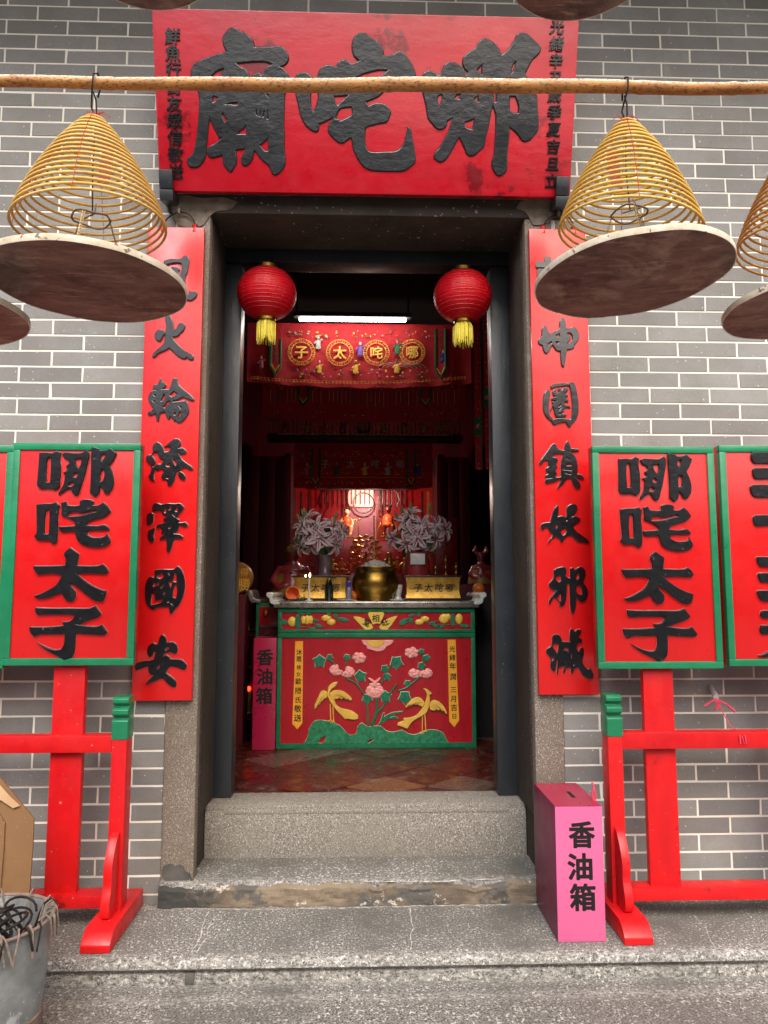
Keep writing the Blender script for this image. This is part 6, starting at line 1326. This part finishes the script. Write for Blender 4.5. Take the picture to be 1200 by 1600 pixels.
# ------------------------------------------------------------------ guardians, drum, side furniture
def guardian(px, pyb, hpx, Y, label, horn):
    foot = at(px, pyb, Y); h = at(px, pyb - hpx, Y).z - foot.z; s = h
    o = thing('guardian_statue', foot, label, 'statue', 'dark lacquered guardians beside the altar'); V3 = lambda x, y, z: foot + Vector((x * s, y * s, z * s))
    b_ = MB(); b_.ball(V3(0, 0, .80), (.115 * s, .12 * s, .15 * s), 16); b_.tube([V3(0, 0, 0), V3(0, 0, .2), V3(0, 0, .5), V3(0, 0, .60), V3(0, 0, .70)], [.36 * s, .34 * s, .27 * s, .15 * s, .07 * s], 16); b_.ball(V3(0, -.12, .79), .02 * s, 8)
    for sx in (-1, 1): b_.tube([V3(sx * .20, 0, .54), V3(sx * .36, -.08, .28), V3(sx * .22, -.26, .16), V3(sx * .08, -.30, .22)], [.10 * s, .09 * s, .065 * s, .05 * s], 10); b_.ball(V3(sx * .12, 0, .79), (.018 * s, .02 * s, .05 * s), 8)
    fused(b_, 'body', MT['idol'], o, .011, 2)
    c_ = MB(); c_.lathe([(.42 * s, 0), (.40 * s, .15 * s), (.33 * s, .42 * s), (.20 * s, .585 * s), (.17 * s, .60 * s), (.29 * s, .44 * s), (.34 * s, .2 * s), (.36 * s, 0)], V3(0, .05, 0), 20); c_.build('mantle', MT['idolg'], o)
    d_ = MB(); d_.lathe([(.13 * s, .84 * s), (.14 * s, .88 * s), (.11 * s, .95 * s), (.05 * s, .99 * s), (.0, 1.0 * s)], V3(0, .01, 0), 18)
    if horn:
        for sx in (-1, 1): d_.tube([V3(sx * .10, 0, .92), V3(sx * .20, -.02, 1.04), V3(sx * .15, -.03, 1.18)], [.07 * s, .08 * s, .02 * s], 10)
    d_.build('hat', MT['idol'] if horn else MT['idolg'], o)
    j = MB(); j.ball(V3(0, -.275, .42), (.035 * s, .012 * s, .045 * s), 10); j.build('pendant', MT['hair'], o)
guardian(457, 932, 82, 2.35, 'dark lacquered seated guardian in a brown mantle left of the lilies', False)
guardian(752, 912, 50, 2.35, 'dark red guardian with a two-horned hat beside the right door post', True)
m = MB(); p = at(457, 933, 2.35); m.box(p.x - .28, p.x + .26, 2.12, 2.62, ZF, p.z - .002); tag(m.build('side_pedestal', MT['inner'], bevel=.004), 'dark pedestal under the guardian in the brown mantle', 'pedestal')
m = MB(); p = at(752, 913, 2.35); m.box(p.x - .16, p.x + .3, 2.15, 2.55, ZF, p.z - .002); tag(m.build('side_pedestal', MT['inner'], bevel=.004), 'dark pedestal under the guardian with the horned hat', 'pedestal')
q = at(748, 926, 1.98); zz = at(748, 931, 1.98).z
m = MB(); m.lathe([(.04, 0), (.05, .006), (.075, .028), (.070, .028), (0, .012)], (q.x, 1.98, zz), 28); tag(m.build('bowl', MT['white']), 'white bowl holding an orange beside the right door post', 'bowl')
m = MB(); m.ball((q.x, 1.98, zz + .05), (.046, .046, .043), 18); tag(m.build('orange_fruit', MT['fruit']), 'orange sitting in the white bowl beside the right door post', 'orange')
m = MB(); m.box(q.x - .14, q.x + .3, 1.86, 2.12, ZF, zz - .002); tag(m.build('side_table', MT['soot'], bevel=.004), 'dark little table under the white bowl at the right', 'side table')
# gilt drum at the far left
dc = at(371, 903, 1.75); f = Frame((dc.x, 1.70, dc.z)); dr = abs(at(395, 903, 1.75).x - dc.x)
o = thing('round_drum', dc, 'round golden drum with gold characters half hidden by the left door post', 'drum')
m = MB(); M_ = Matrix.Rotation(R(90), 4, 'X'); m.lathe([(0, .05), (dr * .96, .05), (dr, .044), (dr * 1.05, 0), (dr, -.044), (0, -.05)], dc, 40, M=M_); m.build('shell', MT['orange'] if False else MT['idolg'], o)
m = MB(); m.lathe([(0, .0505), (dr * .93, .0505), (dr * .93, .053), (0, .0532)], dc, 40, M=M_); m.build('drum_head', pm('golden_drum_head', '#b06a1c', '#8d4f14', 8, .35, .08, .2, 50, coat=.3), o)
m = MB(); f = Frame((dc.x, dc.y - .0535, dc.z))
text_shape(m, '勝', f, *f.px(381, 913), .088, .002, .012); text_shape(m, '得', f, *f.px(382, 894), .06, .002, .006); m.build('inscription', MT['embg'], o, fix=False)
m = MB(); zb_ = dc.z - dr * 1.06; m.box(dc.x - .26, dc.x + .07, 1.66, 1.86, ZF, zb_); tag(m.build('drum_stand', MT['inner'], bevel=.005), 'dark stand under the golden drum at the far left', 'stand')
# red cabinet left of the table, crimson donation box in front of it
c0, c1_ = at(400, 950, 1.78), at(435, 950, 1.78); o = thing('side_cabinet', ((c0.x + c1_.x) / 2, 1.95, ZF), 'green and dark red cabinet with gilt knobs behind the crimson donation box', 'cabinet')
zc = at(415, 942, 1.78).z; m = MB(); m.box(c0.x, c1_.x + .05, 1.78, 2.1, ZF, zc); m.build('body', MT['tgreen'], o, bevel=.004)
m = MB(); m.box(c0.x + .025, c1_.x + .02, 1.772, 1.779, at(415, 977, 1.78).z, at(415, 948, 1.78).z); m.build('drawer', MT['tred'], o, bevel=.002); m = MB(); m.box(c0.x + .02, c1_.x + .02, 1.772, 1.779, at(415, 1100, 1.78).z, at(415, 979, 1.78).z); m.build('door', MT['inner'], o, bevel=.002)
m = MB(); p = at(415, 958, 1.77); m.ball(p, (.016, .01, .018), 10); p = at(417, 990, 1.77); m.tube([p + Vector((-.01, 0, -.015)), p, p + Vector((.012, 0, .016))], .006, 6); m.build('gilt_knob', MT['gold'], o)
pr = [(0, 0), (.03, .004), (.046, .022), (.052, .05), (.070, .062), (.062, .09), (.036, .088), (.022, .07), (.012, .030), (-.03, .022), (-.03, 0)]
m = MB(); m.prism([(v.x, v.y) for v in smooth_poly(pr, 3, 70)], lambda a, b_, t: Vector((c0.x - a, 1.78 + t, zc + .001 + b_)), -.02, .3); m.build('scroll_end', MT['silver'], o, bevel=.002)
b0, b1 = atz(395, 1173, ZF), atz(431, 1173, ZF); b0.y = b1.y = YT - .03; zt2 = at(413, 997, YT - .03).z
dbox('donation_box', 'crimson donation box of three black characters left of the altar table', at(395, 1085, YT - .03).x, x0 - .006, YT - .03, YT + .2, ZF, zt2, 'crimson', 'crimson', [(414, 1027), (414, 1057), (413, 1087)], '香油箱', .108, .034)
# low shelf in the dark at the left with plates and a red lamp
s0, s1 = at(345, 1010, 2.0), at(398, 1010, 2.0); o = thing('low_shelf', ((s0.x + s1.x) / 2 - .1, 2.1, ZF), 'dark low shelf behind the left door post', 'shelf')
m = MB()
for py_ in (990, 1040, 1120): z_ = at(380, py_, 2.0).z; m.box(s0.x - .2, s1.x + .06, 2.0, 2.4, z_ - .02, z_)
m.box(s0.x - .22, s0.x - .2, 2.0, 2.4, ZF, at(380, 950, 2.0).z); m.box(s1.x + .0605, s1.x + .08, 2.0, 2.4, ZF, at(380, 985, 2.0).z); m.build('boards', MT['inner'], o)
for pxx, py_, lb, r_ in ((378, 985, 'pale plate on the upper board of the dark left shelf', .10), (376, 1102, 'pale plate low on the dark left shelf', .10)):
    p = at(pxx, py_, 2.12); zz = at(380, 990 if py_ < 1000 else 1120, 2.0).z + .001; m = MB(); m.lathe([(r_ * .5, 0), (r_ * .8, .008), (r_, .022), (r_ * .96, .024), (r_ * .5, .008), (0, .008)], (p.x, 2.12, zz), 30); tag(m.build('plate', MT['porc']), lb, 'plate')
p = at(389, 1076, 2.1); zz = at(380, 1120, 2.0).z; m = MB(); m.lathe([(.02, 0), (.025, .02), (.018, p.z - zz - .02)], (p.x, 2.1, zz + .001), 14)
o = thing('oil_lamp', (p.x, 2.1, zz), 'tiny red glowing lamp low in the dark at the left', 'lamp'); m.build('holder', MT['idolg'], o); m = MB(); m.ball((p.x, 2.1, p.z), (.014, .014, .018), 10); m.build('red_flame', MT['led'], o)
p = at(389, 976, 2.1); m = MB(); zz = at(380, 990, 2.0).z; m.lathe([(.022, 0), (.026, .03), (.012, .055), (.010, .075), (.0, .078)], (p.x, 2.1, zz + .001), 16); tag(m.build('brass_cup', MT['brass']), 'small brass cup on the upper board of the dark left shelf', 'cup')
# lit fluorescent tube over the first valance
ta, tb_ = at(468, 499, 2.02), at(634, 500, 2.02); o = thing('tube_lamp', (ta + tb_) / 2, 'lit white fluorescent tube above the long red valance', 'lamp')
m = MB(); m.tube([ta, tb_], .0135, 12); m.build('tube', MT['tube'], o); m = MB(); m.box(ta.x - .04, tb_.x + .04, 1.99, 2.06, ta.z + .017, ta.z + .05); m.build('housing', MT['soot'], o)
for x in (ta.x - .02, tb_.x + .02): m = MB(); m.tube([(x, 2.03, ta.z + .05), (x, 2.03, 3.999)], .006, 6); m.build('rod', MT['wire'], o)
# dark side boards framing the altar
for nm, px0, px1, Y in (('left', 380, 455, 3.42), ('right', 682, 735, 3.42)):
    a, c = at(px0, 800, Y).x, at(px1, 800, Y).x; m = MB(); n_ = 3
    for k in range(n_): m.box(a + (c - a) * k / n_ + .003, a + (c - a) * (k + 1) / n_ - .003, Y, Y + .03, ZF, 2.6)
    tag(m.build('altar_screen', MT['inner'], bevel=.003), f'dark maroon boarded screen {"left" if nm == "left" else "right"} of the lit niche', 'screen')
a = at(681, 810, 3.38); c = at(716, 925, 3.38); m = MB(); m.box(a.x, c.x, 3.375, 3.405, c.z - .1, a.z); tag(m.build('altar_screen', MT['niche'], bevel=.003), 'plain red board right of the niche behind the pink lilies', 'screen')
# objects resting on their supports are separate things
